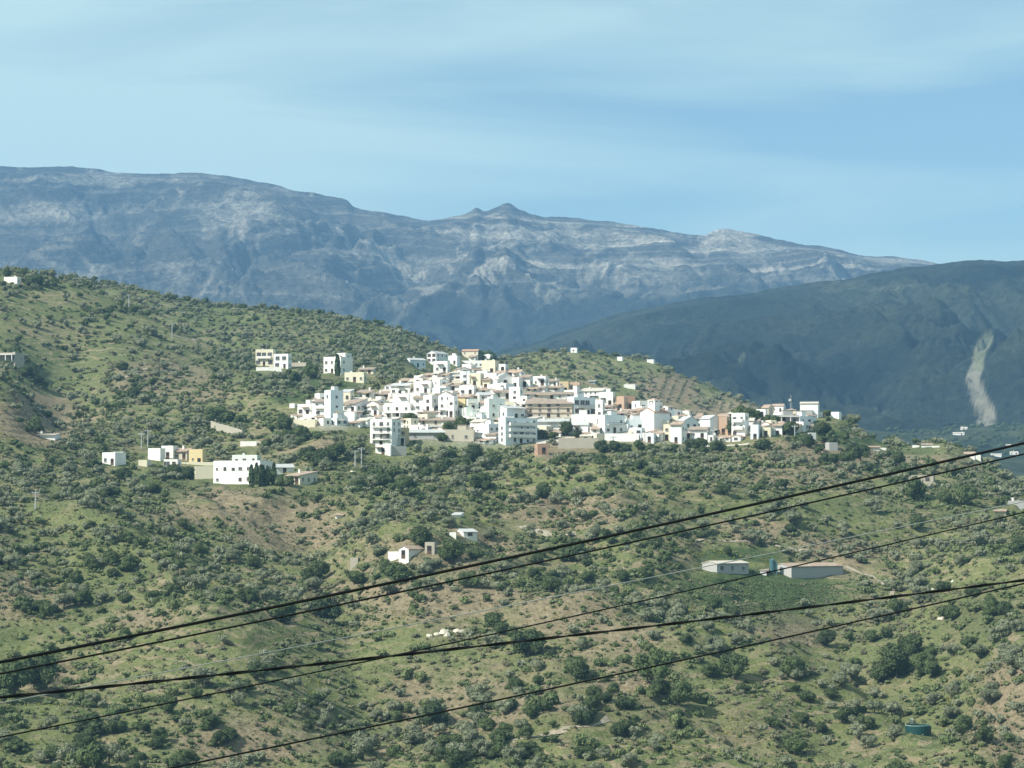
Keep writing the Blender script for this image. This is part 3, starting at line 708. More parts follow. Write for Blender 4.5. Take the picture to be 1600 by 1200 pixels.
# --- warehouse group at the front
H('A', 735, 990, 683, 892, 22, .72, 'white2', 'flat', label='tall white four-storey house at the front, left of the grey warehouse', floors=4, opt='balc')
H('A', 780, 915, 890, 962, 22, .95, 'white', 'flat', label='white basement terrace under the tall four-storey front house', win=.8, nm='terrace', cat='terrace')
H('A', 912, 1040, 752, 880, 6, 1, 'ochre', 'flat', label='ochre annexe between the four-storey house and the warehouse', opt='porch', floors=2, nm='annexe')
H('A', 910, 1040, 890, 970, -20, .9, 'concrete', 'none', label='grey concrete retaining block below the ochre annexe', win=0, nm='retaining_wall', cat='wall', depth=4, group=None)
H('A', 1030, 1362, 745, 832, 4, 1, 'grey', 'mono', 'sheet', 'long warehouse with grey sheet roof on the front edge of the village', win=.5, depth=9, nm='warehouse', cat='warehouse', opt='nodoor nochim', group=None)
H('A', 1362, 1600, 765, 850, 4, 1, 'beige', 'flat', label='long beige low building right of the warehouse', win=.5, opt='nodoor')
H('B', 5, 282, 757, 815, 4, 1, 'white', 'mono', 'sheet', 'white low building with pale sheet roof below the long dark-roofed one', win=.3, nm='shed', cat='shed')
# --- village top
H('B', -20, 100, 147, 212, 20, .8, 'white2', 'flat', label='white house on the ridge left of the dark tree')
H('B', 100, 290, 185, 235, 8, 1, 'white2', 'flat', label='long low white house on the village ridge')
H('B', 172, 242, 128, 188, 20, .8, 'white', 'mono', 'tile', 'small white house peeping above the long low ridge house')
H('B', 270, 372, 135, 195, 20, .8, 'white2', 'flat', label='white house directly below the big dark ridge tree')
H('B', 115, 265, 82, 130, 15, .9, 'cream', 'gx', 'redtile', 'pinkish tiled-roof house on the very top of the village')
H('B', 280, 412, 190, 292, 16, .85, 'cream', 'flat', label='cream house with dark openings below the ridge tree', opt='bigwin')
H('B', 422, 488, 215, 278, 16, .85, 'white2', 'flat', label='small bright white house right of the cream house below the ridge tree')
H('B', 175, 288, 297, 398, 18, .85, 'cream', 'flat', label='cream three-window house in the upper middle of the village')
H('B', 360, 432, 322, 392, 20, .85, 'white', 'flat', label='narrow white house left of the grey-white gable, upper middle')
H('B', 420, 527, 278, 388, -22, .85, 'white', 'gy', 'sheet', 'grey-white gabled house in the upper middle of the village')
H('B', 495, 642, 250, 320, 24, .75, 'white2', 'gx', 'tile', 'white house with pale tiled roof on the upper right skyline')
H('B', 530, 606, 330, 412, 20, .8, 'white2', 'flat', label='narrow white house under the pale-tiled skyline house')
H('B', 600, 702, 290, 402, 18, .8, 'white', 'mono', 'brown', 'white house with brown eaves under the pale-tiled skyline house')
H('B', 700, 832, 318, 388, 18, .85, 'white2', 'flat', label='wide bright white house near the right skyline')
H('B', 828, 932, 328, 392, 18, .8, 'white2', 'mono', 'brown', 'white house left of the orange-walled houses on the right skyline')
H('B', 925, 1012, 362, 432, 14, .9, 'ochre', 'flat', label='ochre walled house on the right skyline')
H('B', 1005, 1105, 366, 430, 14, .9, 'orange', 'flat', label='orange walled house on the right skyline')
H('B', 640, 805, 385, 440, 12, 1, 'white', 'mono', 'brown', 'low white house above the long terrace row, left half')
H('B', 800, 935, 382, 436, 12, 1, 'white2', 'mono', 'tile', 'low white house above the long terrace row, right half')
H('B', 636, 1035, 432, 500, 5, 1, 'white', 'mono', 'brown', 'long white terrace row with brown eaves above the large beige building')
H('B', 648, 1035, 492, 655, 5, 1, 'beige', 'mono', 'brown', 'large beige three-storey building with brown tiled bands', floors=3, opt='band', win=.8)
H('B', 628, 1000, 655, 742, 6, 1, 'white2', 'mono', 'sheet', 'long plain white building below the large beige one', win=.2, nm='hall', cat='hall')
H('B', 230, 385, 440, 510, -25, .8, 'white', 'gx', 'sheet', 'white house with grey gabled roof in the middle of the village')
H('B', 380, 525, 402, 500, -8, 1, 'white', 'mono', 'brown', 'white row house with brown roof edge, centre of the village')
H('B', 508, 612, 412, 525, 20, .85, 'white2', 'flat', label='white block left of the long terrace row')
H('B', 210, 380, 398, 450, 10, 1, 'white2', 'mono', 'brown', 'white house with long brown eaves, upper centre')
H('B', 95, 235, 395, 470, 18, .85, 'white2', 'flat', label='white house with bare front left of the upper centre')
H('B', 0, 110, 360, 440, 18, .85, 'white2', 'mono', 'brown', 'white house with brown eaves at the upper left centre')
H('B', -50, 60, 440, 520, 20, .8, 'white', 'flat', label='white block with shaded side at the left centre', opt='balc')
H('B', 40, 200, 455, 540, 14, .9, 'white', 'mono', 'tile', 'white house with pale roof in the left centre of the village')
H('B', 318, 475, 510, 665, -24, .85, 'green', 'flat', label='pale green three-storey house at the centre of the village')
H('B', 150, 255, 512, 602, -18, .85, 'green', 'flat', label='pale green narrow house left of the three-storey one')
H('B', 70, 152, 508, 602, 14, .9, 'yellow', 'flat', label='small yellow house between white ones, left centre')
H('B', 146, 208, 580, 668, -14, .9, 'green', 'flat', label='small pale green house below the narrow green one')
H('B', 200, 335, 612, 672, -10, 1, 'green', 'flat', label='low pale green house right of the small green one')
H('B', 0, 62, 488, 650, 20, .8, 'white2', 'flat', label='tall plain white block left of the yellow house')
H('B', 458, 642, 548, 672, -26, .82, 'blue', 'mono', 'sheet', 'bluish house with grey roof behind the big blue-grey building')
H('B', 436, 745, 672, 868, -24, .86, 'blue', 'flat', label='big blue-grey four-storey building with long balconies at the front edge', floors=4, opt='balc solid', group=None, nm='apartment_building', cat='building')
# --- right half
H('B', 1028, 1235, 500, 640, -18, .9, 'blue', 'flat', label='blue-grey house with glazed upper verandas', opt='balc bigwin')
H('B', 1028, 1235, 636, 700, 8, 1, 'white2', 'flat', label='white ground floor block under the glazed verandas', win=.5)
H('B', 990, 1185, 688, 792, 14, .9, 'white2', 'gx', 'sheet', 'low white gabled house in front of the glazed veranda house', win=.5)
H('B', 985, 1110, 455, 520, 16, .9, 'white', 'mono', 'sheet', 'white house with flat pale roof right of the long terrace row')
H('B', 1095, 1335, 400, 505, 24, .8, 'white2', 'mono', 'terrace', 'white house with a broad light sloping roof, right part')
H('B', 1228, 1295, 520, 715, 12, .9, 'white', 'flat', label='tall slim white house with a dark garage door', win=.6)
H('B', 1262, 1385, 455, 560, 14, .9, 'white', 'flat', label='white house with open dark balcony right of the light sloping roof', opt='balc bigwin')
H('B', 1282, 1475, 648, 788, -18, .88, 'blue', 'flat', label='bluish three-storey house with brown balcony, right part', opt='balc')
H('B', 1305, 1590, 785, 852, 6, 1, 'white2', 'none', label='long white garden wall under the bluish three-storey house', win=0, nm='garden_wall', cat='wall', depth=.6, group=None)
H('B', 1355, 1505, 590, 665, 12, .9, 'white', 'mono', 'brown', 'house with dark overhanging roof left of the church')
H('B', 1405, 1492, 490, 592, 20, .7, 'orange', 'flat', label='unfinished orange brick house', win=.6)
H('B', 1492, 1562, 488, 588, -10, 1, 'brick', 'flat', label='brick frame annexe of the unfinished orange house', opt='bigwin')
H('B', 1465, 1560, 380, 412, 10, 1, 'white', 'flat', label='isolated low white house on the slope behind the village', group=L)
H('B', 1170, 1225, 338, 370, 10, 1, 'grey', 'mono', 'sheet', 'small grey shed on the slope behind the village', nm='shed', cat='shed', group=L)
H('B', 730, 840, 885, 958, -14, .85, 'brick', 'flat', label='small ruined orange brick hut below the big blue-grey building', win=.6, nm='hut', cat='hut', group=L)
H('B', 920, 1255, 822, 908, 6, 1, 'stone', 'none', label='long beige stone retaining wall below the front street', win=0, nm='retaining_wall', cat='wall', depth=1.5, group=None)
# --- east end
H('C', 90, 262, 432, 502, -10, 1, 'blue', 'flat', label='low pale blue house in front of the church')
H('C', 285, 385, 442, 502, 14, .9, 'cream', 'flat', label='cream house right below the church')
H('C', 340, 392, 470, 570, 10, 1, 'cream', 'flat', label='tall cream house beside the white three-storey house', win=.5)
H('C', 388, 484, 435, 590, 20, .8, 'white2', 'mono', 'tile', 'white three-storey house with many windows right of the cream one')
H('C', 440, 585, 400, 500, -28, .7, 'blue', 'gy', 'sheet', 'bluish gabled house behind the east row')
H('C', 518, 655, 470, 562, 14, .9, 'white2', 'mono', 'brown', 'white two-storey house with terrace in the east row', opt='balc solid')
H('C', 560, 650, 430, 480, 14, .9, 'white', 'mono', 'sheet', 'small white house above the two-storey one, east row')
H('C', 598, 742, 392, 545, -30, .55, 'blue', 'gy', 'sheet', 'large blue-grey gabled house in the east row', win=.3)
H('C', 715, 812, 380, 440, 16, .85, 'white', 'mono', 'tile', 'white house with tiled roof above the orange house, east row')
H('C', 726, 782, 420, 530, 10, 1, 'orange', 'flat', label='orange house in the east row', win=.8)
H('C', 780, 818, 460, 538, 10, 1, 'ochre', 'flat', label='slim ochre house next to the orange one')
H('C', 815, 938, 392, 545, 24, .72, 'white2', 'flat', label='white three-storey stepped house at the east end', floors=3, opt='balc solid')
H('C', 850, 965, 355, 400, 16, .85, 'white', 'mono', 'tile', 'white house behind the stepped east-end house')
H('C', 955, 1065, 360, 412, 16, .85, 'white2', 'flat', label='white house left of the porch house, east end')
H('C', 1060, 1285, 400, 452, -12, .95, 'grey', 'flat', label='grey house with a long dark porch at the east end', opt='porch', win=.8)
H('C', 1120, 1270, 375, 402, -12, 1, 'white', 'mono', 'tile', 'low white upper floor behind the long dark porch', win=.5, nm='upper_house')
H('C', 1090, 1192, 314, 372, 20, .8, 'white2', 'gx', 'tile', 'white house at the eastern skyline left of the pyramid roof')
H('C', 1188, 1262, 345, 385, 10, 1, 'cream', 'hip', 'tile', 'small house with pyramid roof at the east end')
H('C', 1290, 1412, 298, 336, 10, 1, 'white2', 'gx', 'terrace', 'isolated white house with wide pale roof east of the village', group=L)
H('C', 1290, 1375, 362, 392, 8, 1, 'grey', 'flat', label='low grey house below the wide pale roof', group=L)
H('C', 1410, 1442, 375, 402, 8, 1, 'white', 'flat', label='tiny white hut right of the low grey house', nm='hut', cat='hut', group=L)
H('C', 1505, 1582, 377, 418, 20, .7, 'white2', 'flat', label='small white cube house alone on the eastern ridge', group=L)
H('C', 1340, 1402, 515, 562, -20, .9, 'white2', 'none', label='short bright white wall among trees east of the village', win=0, nm='garden_wall', cat='wall', depth=.5, group=None)
H('C', 1485, 1552, 590, 640, -14, .9, 'grey', 'flat', label='small grey hut among dark trees on the eastern slope', win=0, nm='hut', cat='hut', group=L)
# the packed small houses between the ones named above
def solid(x0, x1, y1, Y): return ((x0+x1)/2-800)/F*Y, Y+3.0, max((x1-x0)*Y/F/2, 2.5)
DISC = [solid(a, b, d, Y) for (a, b, c, d, Y) in FOOT]
TOPL = [(470, 648), (510, 634), (560, 630), (640, 606), (690, 588), (760, 580), (800, 590), (900, 612), (1000, 645), (1100, 662), (1200, 650), (1262, 656)]
BOTL = [(470, 664), (600, 668), (700, 684), (760, 694), (870, 682), (960, 694), (1040, 692), (1150, 692), (1200, 684), (1262, 672)]
VL = [('the tall blue-grey building', 525, 640), ('the four-storey front house', 600, 690), ('the grey warehouse', 665, 680), ('the big blue-grey building', 812, 680), ('the white church', 1025, 645), ('the large beige building', 855, 640),
      ('the dark ridge tree', 765, 555), ('the orange brick house', 970, 630), ('the east row', 1100, 670), ('the pale green house', 775, 640), ('the covered terrace', 620, 645), ('the porch house', 1225, 655), ('the tall gabled house', 683, 560), ('the long terrace row', 855, 615), ('the glazed verandas', 912, 640)]
FILL = []
fr_ = random.Random(5)
for k in range(9000):
    px = fr_.uniform(470, 1262); a = np.interp(px, *zip(*TOPL)); b = np.interp(px, *zip(*BOTL)); py = fr_.uniform(a, b)
    p = pick(px, py, 985)
    if abs(p.y-1000) > 190: continue
    wpx = fr_.uniform(12, 27); hpx = fr_.choice((10, 13, 16, 20)); r_ = wpx*p.y/F/2
    if any((p.x-x)**2+((p.y+3-y)*1.05)**2 < ((r_+r)*.72)**2 for (x, y, r) in DISC): continue
    # leave the fronts of the named houses in sight
    if any(x0 < px+wpx*.35 and x1 > px-wpx*.35 and p.y < Y and py-hpx < y1-4 for (x0, x1, y0, y1, Y) in FOOT): continue
    DISC.append((p.x, p.y+3, r_)); FILL.append([px, py, wpx, hpx])
# how much of each shows: nearest painted last; the wholly hidden ones are left out, the least visible ones become one mass
buf = np.full((200, 900), -1)
for (Y, k, x0, y0, x1, y1) in sorted([(Y, -2, a, c, b, d) for (a, b, c, d, Y) in FOOT]+[(pick(f[0], f[1], 985).y, i, f[0]-f[2]/2, f[1]-f[3], f[0]+f[2]/2, f[1]) for i, f in enumerate(FILL)], key=lambda t: -t[0]):
    buf[max(int(y0)-530, 0):max(int(y1)-530, 0), max(int(x0)-430, 0):max(int(x1)-430, 0)] = k
see = [(int((buf == i).sum()), i) for i in range(len(FILL))]
see = sorted([v for v in see if v[0] > 8], reverse=True)
n_named = sum(1 for o in C.objects if o.type == 'EMPTY' and o.name.split('.')[0] == 'house')
ROOM = 272-n_named
MASS = [FILL[i] for a, i in see[ROOM:]]; FILL = [FILL[i] for a, i in see[:ROOM]]
print('FILL', len(FILL), 'MASS', len(MASS), 'named', n_named)
grp_ = {}
for fl in FILL:
    st = fr_.choice(('mono', 'mono', 'flat', 'flat', 'gx', 'gy')); wl = fr_.choice(('white', 'white2', 'white2', 'white2', 'cream', 'blue')); nf_ = 1 if fl[3] <= 13 else 2
    best = min(VL, key=lambda l: math.hypot(fl[0]-l[1], (fl[1]-l[2])*1.4)); dx, dy = fl[0]-best[1], (fl[1]-best[2])*1.4
    dr = ('below' if dy > 0 else 'above') if abs(dy) > abs(dx) else ('right of' if dx > 0 else 'left of')
    ds = ('one-storey' if nf_ == 1 else 'two-storey')+' '+{'white': 'off-white', 'white2': 'white', 'cream': 'cream', 'blue': 'pale bluish'}[wl]+' '+{'mono': 'lean-roofed', 'flat': 'flat-roofed', 'gx': 'tiled', 'gy': 'gabled'}[st]
    fl += [st, wl, nf_]; grp_.setdefault((ds, dr, best[0]), []).append(fl)
ORD_ = ['leftmost', 'second', 'third', 'fourth', 'fifth', 'sixth', 'seventh']
for (ds, dr, lm), v in grp_.items():
    v.sort(key=lambda i: i[0])
    for k, (px, py, wpx, hpx, st, wl, nf_) in enumerate(v):
        lb = f'{ds} house {dr} {lm}' if len(v) == 1 else f'{ORD_[min(k, 6)]} of {len(v)} {ds} houses {dr} {lm}, from left'
        H('P', px-wpx/2, px+wpx/2, py-hpx, py, fr_.uniform(8, 32) if fr_.random() < .75 else fr_.uniform(-32, -12), fr_.uniform(.7, .9), wl, st, fr_.choice(('tile', 'brown', 'tile', 'terrace')) if st in ('gx', 'gy', 'mono') else None,
          lb, ymin=985, floors=nf_, depth=fr_.uniform(4.5, 7), rk=.17, opt=fr_.choice(('', '', 'balc solid', 'nochim', 'tank' if st == 'flat' else '')))
before = set(C.objects)
for (px, py, wpx, hpx) in MASS:
    H('P', px-wpx/2, px+wpx/2, py-hpx, py, fr_.uniform(8, 32) if fr_.random() < .75 else fr_.uniform(-32, -12), fr_.uniform(.7, .9), fr_.choice(('white', 'white2', 'white2', 'cream')), fr_.choice(('mono', 'mono', 'flat', 'gx')), None, '', ymin=985,
      floors=1 if hpx <= 13 else 2, depth=fr_.uniform(4.5, 7), rk=.17)
new = [o for o in C.objects if o not in before]
bpy.context.view_layer.update()
mats_ = []; mm = MB()
for o in new:
    if o.type != 'MESH': continue
    mw = o.matrix_world; b0 = len(mm.v); mm.v += [tuple(mw @ v.co) for v in o.data.vertices]
    sl_ = []
    for m_ in o.data.materials:
        if m_ not in mats_: mats_.append(m_)
        sl_.append(mats_.index(m_))
    for p_ in o.data.polygons: mm.f.append(tuple(b0+i for i in p_.vertices)); mm.m.append(sl_[p_.material_index])
for o in new: bpy.data.objects.remove(o)
if mm.v: tag(mm.build('packed_village_houses', mats_), kind='stuff')
# church
ch = H('C', 180, 392, 342, 508, 40, .44, 'white2', 'gy', 'redtile', 'white church with red tiled roof and square bell tower', nm='church', cat='church', win=0, opt='nochim', group=None)
cw = 0.44*212/4.444/F*ch.location.y/math.cos(R(40))
hh = (508-338)/4.444*ch.location.y/F
t = MB(); t.box(-1.5, 1.5, 1.0, 4.0, hh*.75, hh+.5); tw = t.build('tower', M['white2'], ch, (cw*.18, 0, 0))
for sx in (-1, 1):
    for sy in (1.0, 3.45): t = MB(); t.box(sx*1.5-(.55 if sx > 0 else 0), sx*1.5+(.55 if sx < 0 else 0), sy, sy+.55, hh+.5, hh+2.3); t.build('pillar', M['white2'], tw)
t = MB(); t.box(-1.7, 1.7, .8, 4.2, hh+2.3, hh+2.5); t.build('cornice', M['white2'], tw)
t = MB()
for q in range(4):
    c4 = [(-1.6, .9), (1.6, .9), (1.6, 4.1), (-1.6, 4.1)]; t.quad([(*c4[q], hh+2.502), (*c4[(q+1) % 4], hh+2.502), (0, 2.5, hh+3.3)])
t.build('spire', M['tile'], tw)
t = MB(); t.cyl((0, 2.5, hh+1.0), (0, 2.5, hh+1.7), .42, .2, 10); t.build('bell', M['dark'], tw)
# --- left hamlet
G1 = 'houses of the left hamlet'
H('D', 80, 225, 292, 366, 24, .62, 'white2', 'flat', label='small white house at the left end of the left hamlet', group=G1)
H('D', 120, 200, 276, 320, 24, .8, 'white', 'mono', 'sheet', 'white upper block of the leftmost small house', group=G1, win=.3, nm='upper_house')
H('D', 382, 476, 264, 334, 18, .9, 'white2', 'flat', label='white house with chimney, left part of the left hamlet', group=G1)
H('D', 470, 560, 248, 322, 14, .9, 'white', 'flat', label='white house left of the pink-beige roofed one in the left hamlet', group=G1)
H('D', 548, 666, 250, 330, 20, .8, 'beige', 'mono', 'tile', 'white house with pink-beige tiled roof left of the yellow house', group=G1)
H('D', 652, 748, 273, 362, 12, .95, 'yellow', 'flat', label='yellow cube house in the left hamlet', group=G1)
H('D', 320, 378, 336, 372, 8, 1, 'cream', 'flat', label='little cream shed left of the left hamlet', group=G1, nm='shed', cat='shed')
H('D', 486, 590, 334, 386, 12, .9, 'white', 'flat', label='low white garage with dark opening below the left hamlet', group=G1, opt='bigwin')
H('D', 590, 815, 345, 364, 4, 1, 'cream', 'none', label='low cream yard wall right of the yellow house', win=0, nm='yard_wall', cat='wall', depth=.5, group=None)
H('D', 690, 812, 372, 455, -12, .95, 'cream', 'none', label='cream stone retaining wall left of the big white farmhouse', win=0, nm='retaining_wall', cat='wall', depth=2, group=None)
H('D', 808, 1205, 350, 490, 20, .8, 'white2', 'flat', label='big white two-storey farmhouse with roof room in the left hamlet', group=G1, depth=10, opt='bal_c nodoor')
H('D', 935, 1122, 306, 362, 14, .9, 'green', 'flat', label='pale green roof room on the big white farmhouse', group=G1, nm='roof_room', opt='nodoor')
H('D', 1195, 1345, 356, 420, -20, .8, 'white', 'gx', 'sheet', 'grey-roofed wing behind the dark cypresses', group=G1, win=.5)
H('D', 1285, 1485, 402, 492, 24, .5, 'cream', 'mono', 'tile', 'cream house with a tiled porch at the right of the left hamlet', group=G1, opt='bigwin')
H('D', 990, 1098, 208, 240, 8, 1, 'white', 'none', label='white rectangular wall in the trees above the farmhouse', win=0, nm='garden_wall', cat='wall', depth=.5, group=None)
wallrun([(329, 669), (352, 676), (378, 684)], 2.6, 'stone', 'pale broken stone wall in the trees behind the left hamlet', 'stone_wall')
wallrun([(400, 694), (415, 699), (428, 699)], 1.2, 'stone', 'low broken stone wall right of the white rectangular wall', 'stone_wall')
# --- right hamlets and far houses
H('G', 285, 378, 528, 564, 14, .9, 'white2', 'flat', label='small white house with dark window on the right slope', group=L)
H('G', 362, 472, 480, 510, 8, 1, 'white', 'mono', 'tile', 'low white house above and right of the small dark-windowed one', group=L)
H('G', 474, 524, 500, 516, 8, 1, 'white', 'flat', label='tiny white hut beside the low white right-slope house', nm='hut', cat='hut', group=L)
H('G', 800, 885, 462, 492, 8, 1, 'white2', 'gx', 'tile', 'white house with orange roof on the small rounded hill', group=L)
H('G', 728, 782, 480, 496, 8, 1, 'white', 'flat', label='tiny white annexe left of the orange-roofed hill house', nm='hut', cat='hut', group=L)
H('G', 884, 940, 484, 496, 8, 1, 'white', 'flat', label='tiny white annexe right of the orange-roofed hill house', nm='hut', cat='hut', group=L)
H('G', 1132, 1222, 528, 572, 14, .9, 'white', 'gx', 'tile', 'white farmhouse behind the top cable on the right ridge', group=L)
H('G', 1168, 1262, 558, 584, 8, 1, 'white', 'flat', label='low white outbuilding just below the farmhouse behind the top cable', group=L)
H('G', 704, 935, 712, 772, 14, .8, 'stone', 'none', label='roofless pale stone ruin on the right slope', win=.7, nm='ruin', cat='ruin', group=L, depth=5)
H('G', 1368, 1458, 976, 1016, 10, 1, 'beige', 'mono', 'tile', 'small house with reddish roof at the right edge', group=L)
H('G', 1476, 1600, 915, 945, 10, 1, 'grey', 'flat', label='grey low house at the far right edge', group=L)
wallrun([(1441, 766), (1452, 764), (1473, 761)], 1.0, 'stone', 'low pale stone wall below the roofless ruin', 'stone_wall')
for i, (x0, x1, y0, y1, lb) in enumerate([(1105, 1162, 335, 356, 'white house by the foot of the cleared strip, upper of the pair'), (1045, 1142, 376, 400, 'long white house left of the foot of the cleared strip'),
        (1480, 1516, 276, 290, 'tiny white house right of the cleared strip'), (1460, 1502, 471, 487, 'pale house in the hazy valley above the top cable'),
        (1340, 1432, 543, 566, 'pale terrace of houses in the hazy valley, left one'), (1490, 1562, 527, 552, 'pale terrace of houses in the hazy valley, right one')]):
    H('G', x0, x1, y0, y1, 12, .9, 'white2', 'gx', 'terrace', lb, ymin=2100, group='far white houses in the hazy valley', win=.6)
H('B', 1022, 1085, 76, 110, 14, .8, 'white2', 'flat', label='white hut on the summit of the hill behind the village', nm='hut', cat='hut', group=L)
H('B', 1410, 1462, 150, 180, 14, .8, 'white2', 'flat', label='white hut on the ridge right of the hill summit', nm='hut', cat='hut', group=L)
H('C', 226, 272, 10, 32, 10, 1, 'white', 'flat', label='white hut on the skyline above the olive rows', nm='hut', cat='hut', group=L)
# --- left hill
H('E', 22, 118, 136, 176, 14, .9, 'white', 'flat', label='ruined white house among dark bushes on the left summit', group=L, opt='bigwin', floors=1, nm='ruined_house')
H('E', -40, 132, 612, 668, 14, .8, 'stone', 'flat', label='pale house frame under a dark tree on the left hill', group=L, opt='bigwin porch', floors=1)
H('E', 182, 345, 1106, 1134, 6, 1, 'white2', 'mono', 'terrace', 'low house with bright white roof below the left spur', group=L, win=.3)
# --- middle slope
H('I', 492, 640, 290, 372, 30, .42, 'white2', 'gy', 'tile', 'small white gabled cottage with pale reddish roof on the middle slope', group=L, opt='nochim')
H('I', 425, 498, 328, 382, 20, .9, 'white2', 'none', label='ruined white walls left of the red-roofed cottage', win=0, nm='ruin', cat='ruin', depth=3, group=L)
H('I', 655, 722, 268, 345, 16, .9, 'stone', 'none', label='broken stone wall right of the red-roofed cottage', win=.5, nm='ruin', cat='ruin', depth=2, group=L)
H('I', 840, 982, 184, 238, -25, .6, 'white', 'gx', 'sheet', 'small cottage with grey roof above and right of the red-roofed cottage', group=L)
H('I', 808, 850, 206, 238, 8, 1, 'white', 'none', label='low white wall left of the grey-roofed cottage', win=0, nm='garden_wall', cat='wall', depth=.5, group=None)
H('I', 828, 884, 82, 116, 10, .9, 'white', 'mono', 'sheet', 'tiny white shed above the grey-roofed cottage', nm='shed', cat='shed', group=L, win=.4)
H('I', 96, 152, 84, 116, 10, .9, 'white', 'mono', 'tile', 'tiny white shed on the brown slope below the four-storey house', nm='shed', cat='shed', group=L, win=.4)
H('I', 188, 242, 366, 418, 16, .9, 'stone', 'none', label='fallen white hut walls left of the red-roofed cottage ruins', win=.5, nm='ruin', cat='ruin', depth=2, group=L)
# long sheds
s1 = H('H', 196, 445, 304, 384, -38, .84, 'grey', 'gx', 'terrace', 'long grey farm shed with slit windows, left of the teal silo', nm='farm_shed', cat='shed', group='long farm sheds', depth=6, rk=.10, win=.7, opt='nodoor nochim', floors=1)
s2 = H('H', 606, 1045, 318, 408, -38, .80, 'grey', 'gx', 'tile', 'long grey farm shed with sunlit reddish roof, right of the teal silo', nm='farm_shed', cat='shed', group='long farm sheds', depth=8, rk=.10, win=0, opt='nodoor nochim', floors=1)
FOOT.append((1100, 1330, 870, 925, 700))
p = pick(1206, 894)
silo = empty('silo', p, 0, 'tall teal metal silo beside the right farm shed', 'silo')
m = MB(); m.cyl((0, 0, -1), (0, 0, 3.3), .75, n=16); m.build('drum', M['teal'], silo)
m = MB(); m.cyl((0, 0, 3.3), (0, 0, 3.8), .75, .15, n=16); m.build('lid', M['teal'], silo)
m = MB(); m.box(.8, 1.4, -.3, .3, -1, 2.8); m.build('ladder_shaft', M['teal'], silo)
H('H', 512, 560, 352, 382, 6, 1, 'wood', 'mono', 'brown', 'dark lean-to left of the teal silo', nm='lean_to', cat='shed', win=0, group=None)
p = pick(1192, 897)
m = MB(); m.box(-.8, .8, -.5, .5, -.3, .65); m.box(-.85, .85, -.55, .55, .66, .74); tag(m.build('storage_box', M['white2'], None, p), 'small white storage box in front of the dark lean-to', 'box')
# round green tank
p = pick(1432, 1147); p.z += .45
tk = empty('water_tank', p, 0, 'round dark green open water tank at the lower right', 'water tank')
n = 36; m = MB()
for i in range(n):
    a0, a1 = 2*math.pi*i/n, 2*math.pi*(i+1)/n
    for r in (2.75, 2.68):
        q = [(r*math.cos(a0), r*math.sin(a0), -2.5), (r*math.cos(a1), r*math.sin(a1), -2.5), (r*math.cos(a1), r*math.sin(a1), 1.5), (r*math.cos(a0), r*math.sin(a0), 1.5)]
        m.quad(q if r > 2.7 else q[::-1])
m.build('tank_wall', M['tank'], tk)
m = MB()
for i in range(n):
    a0, a1 = 2*math.pi*i/n, 2*math.pi*(i+1)/n
    m.quad([(2.66*math.cos(a0), 2.66*math.sin(a0), 1.5), (2.8*math.cos(a0), 2.8*math.sin(a0), 1.5), (2.8*math.cos(a1), 2.8*math.sin(a1), 1.5), (2.66*math.cos(a1), 2.66*math.sin(a1), 1.5)])
    m.quad([(2.8*math.cos(a0), 2.8*math.sin(a0), 1.4), (2.8*math.cos(a1), 2.8*math.sin(a1), 1.4), (2.8*math.cos(a1), 2.8*math.sin(a1), 1.5), (2.8*math.cos(a0), 2.8*math.sin(a0), 1.5)])
m.build('rim', simple('pale_green_rim', (.35, .50, .45)), tk)
m = MB(); m.cyl((0, 0, .9), (0, 0, 1.0), 2.66, n=36); m.build('water', simple('dark_water', (.02, .05, .05), .1), tk)
p = pick(1422, 1131); p.z += .5; m = MB(); m.cyl((0, 0, -.9), (0, 0, .5), .36, .42, 12); m.cyl((0, 0, .5), (0, 0, .75), .42, .2, 12)
tag(m.build('white_drum', M['white2'], None, p), 'small white drum behind the round green tank', 'drum')
# rocks
def rock(px, py, r, label, mat='rock', group='pale rocks on the slope'):
    p = pick(px, py); q = random.Random(int(px*31+py)); n = 8; V = []; Fq = []
    for j in range(5):
        ph = math.pi*j/4
        for i in range(n):
            t_ = 2*math.pi*i/n; k = r*(1+q.uniform(-.25, .25))
            V.append((k*math.sin(ph)*math.cos(t_)*1.2, k*math.sin(ph)*math.sin(t_), k*math.cos(ph)*.8))
    for j in range(4):
        for i in range(n): Fq.append((j*n+i, (j+1)*n+i, (j+1)*n+(i+1) % n, j*n+(i+1) % n))
    me = bpy.data.meshes.new('boulder'); me.from_pydata(V, [], Fq); me.materials.append(M[mat]); me.update()
    tag(link('boulder', me, None, p), label, 'rock', group)
for i, (x, y, r, lb) in enumerate([(684, 992, .8, 'pale upright rock, leftmost of the outcrop on the middle slope'), (694, 990, 1.3, 'large pale rock in the middle of the outcrop'), (699, 994, .9, 'small pale rock below the large outcrop rock'),
        (716, 988, 1.0, 'pale rock in the right half of the outcrop'), (722, 987, .7, 'little pale rock right of the outcrop'), (735, 992, .9, 'pale rock at the right end of the outcrop by a dark bush'), (672, 994, .7, 'half buried pale rock left of the outcrop')]): rock(x, y, r, lb)
for x, y, r, lb in [(1449, 922, .35, 'left white stone of the pair above the thick cable at the right'), (1456, 921, .35, 'right white stone of the pair above the thick cable at the right'), (1487, 908, .35, 'single white stone on the grass above the right cables'),
        (551, 738, .7, 'white stone by the foot of the pale poles'), (533, 683, .6, 'white stone in the bushes left of the four-storey house'), (1470, 968, .9, 'pale rock below the round dark bush at the right')]: rock(x, y, r, lb, 'white2' if r < .5 else 'rock', 'white stones')
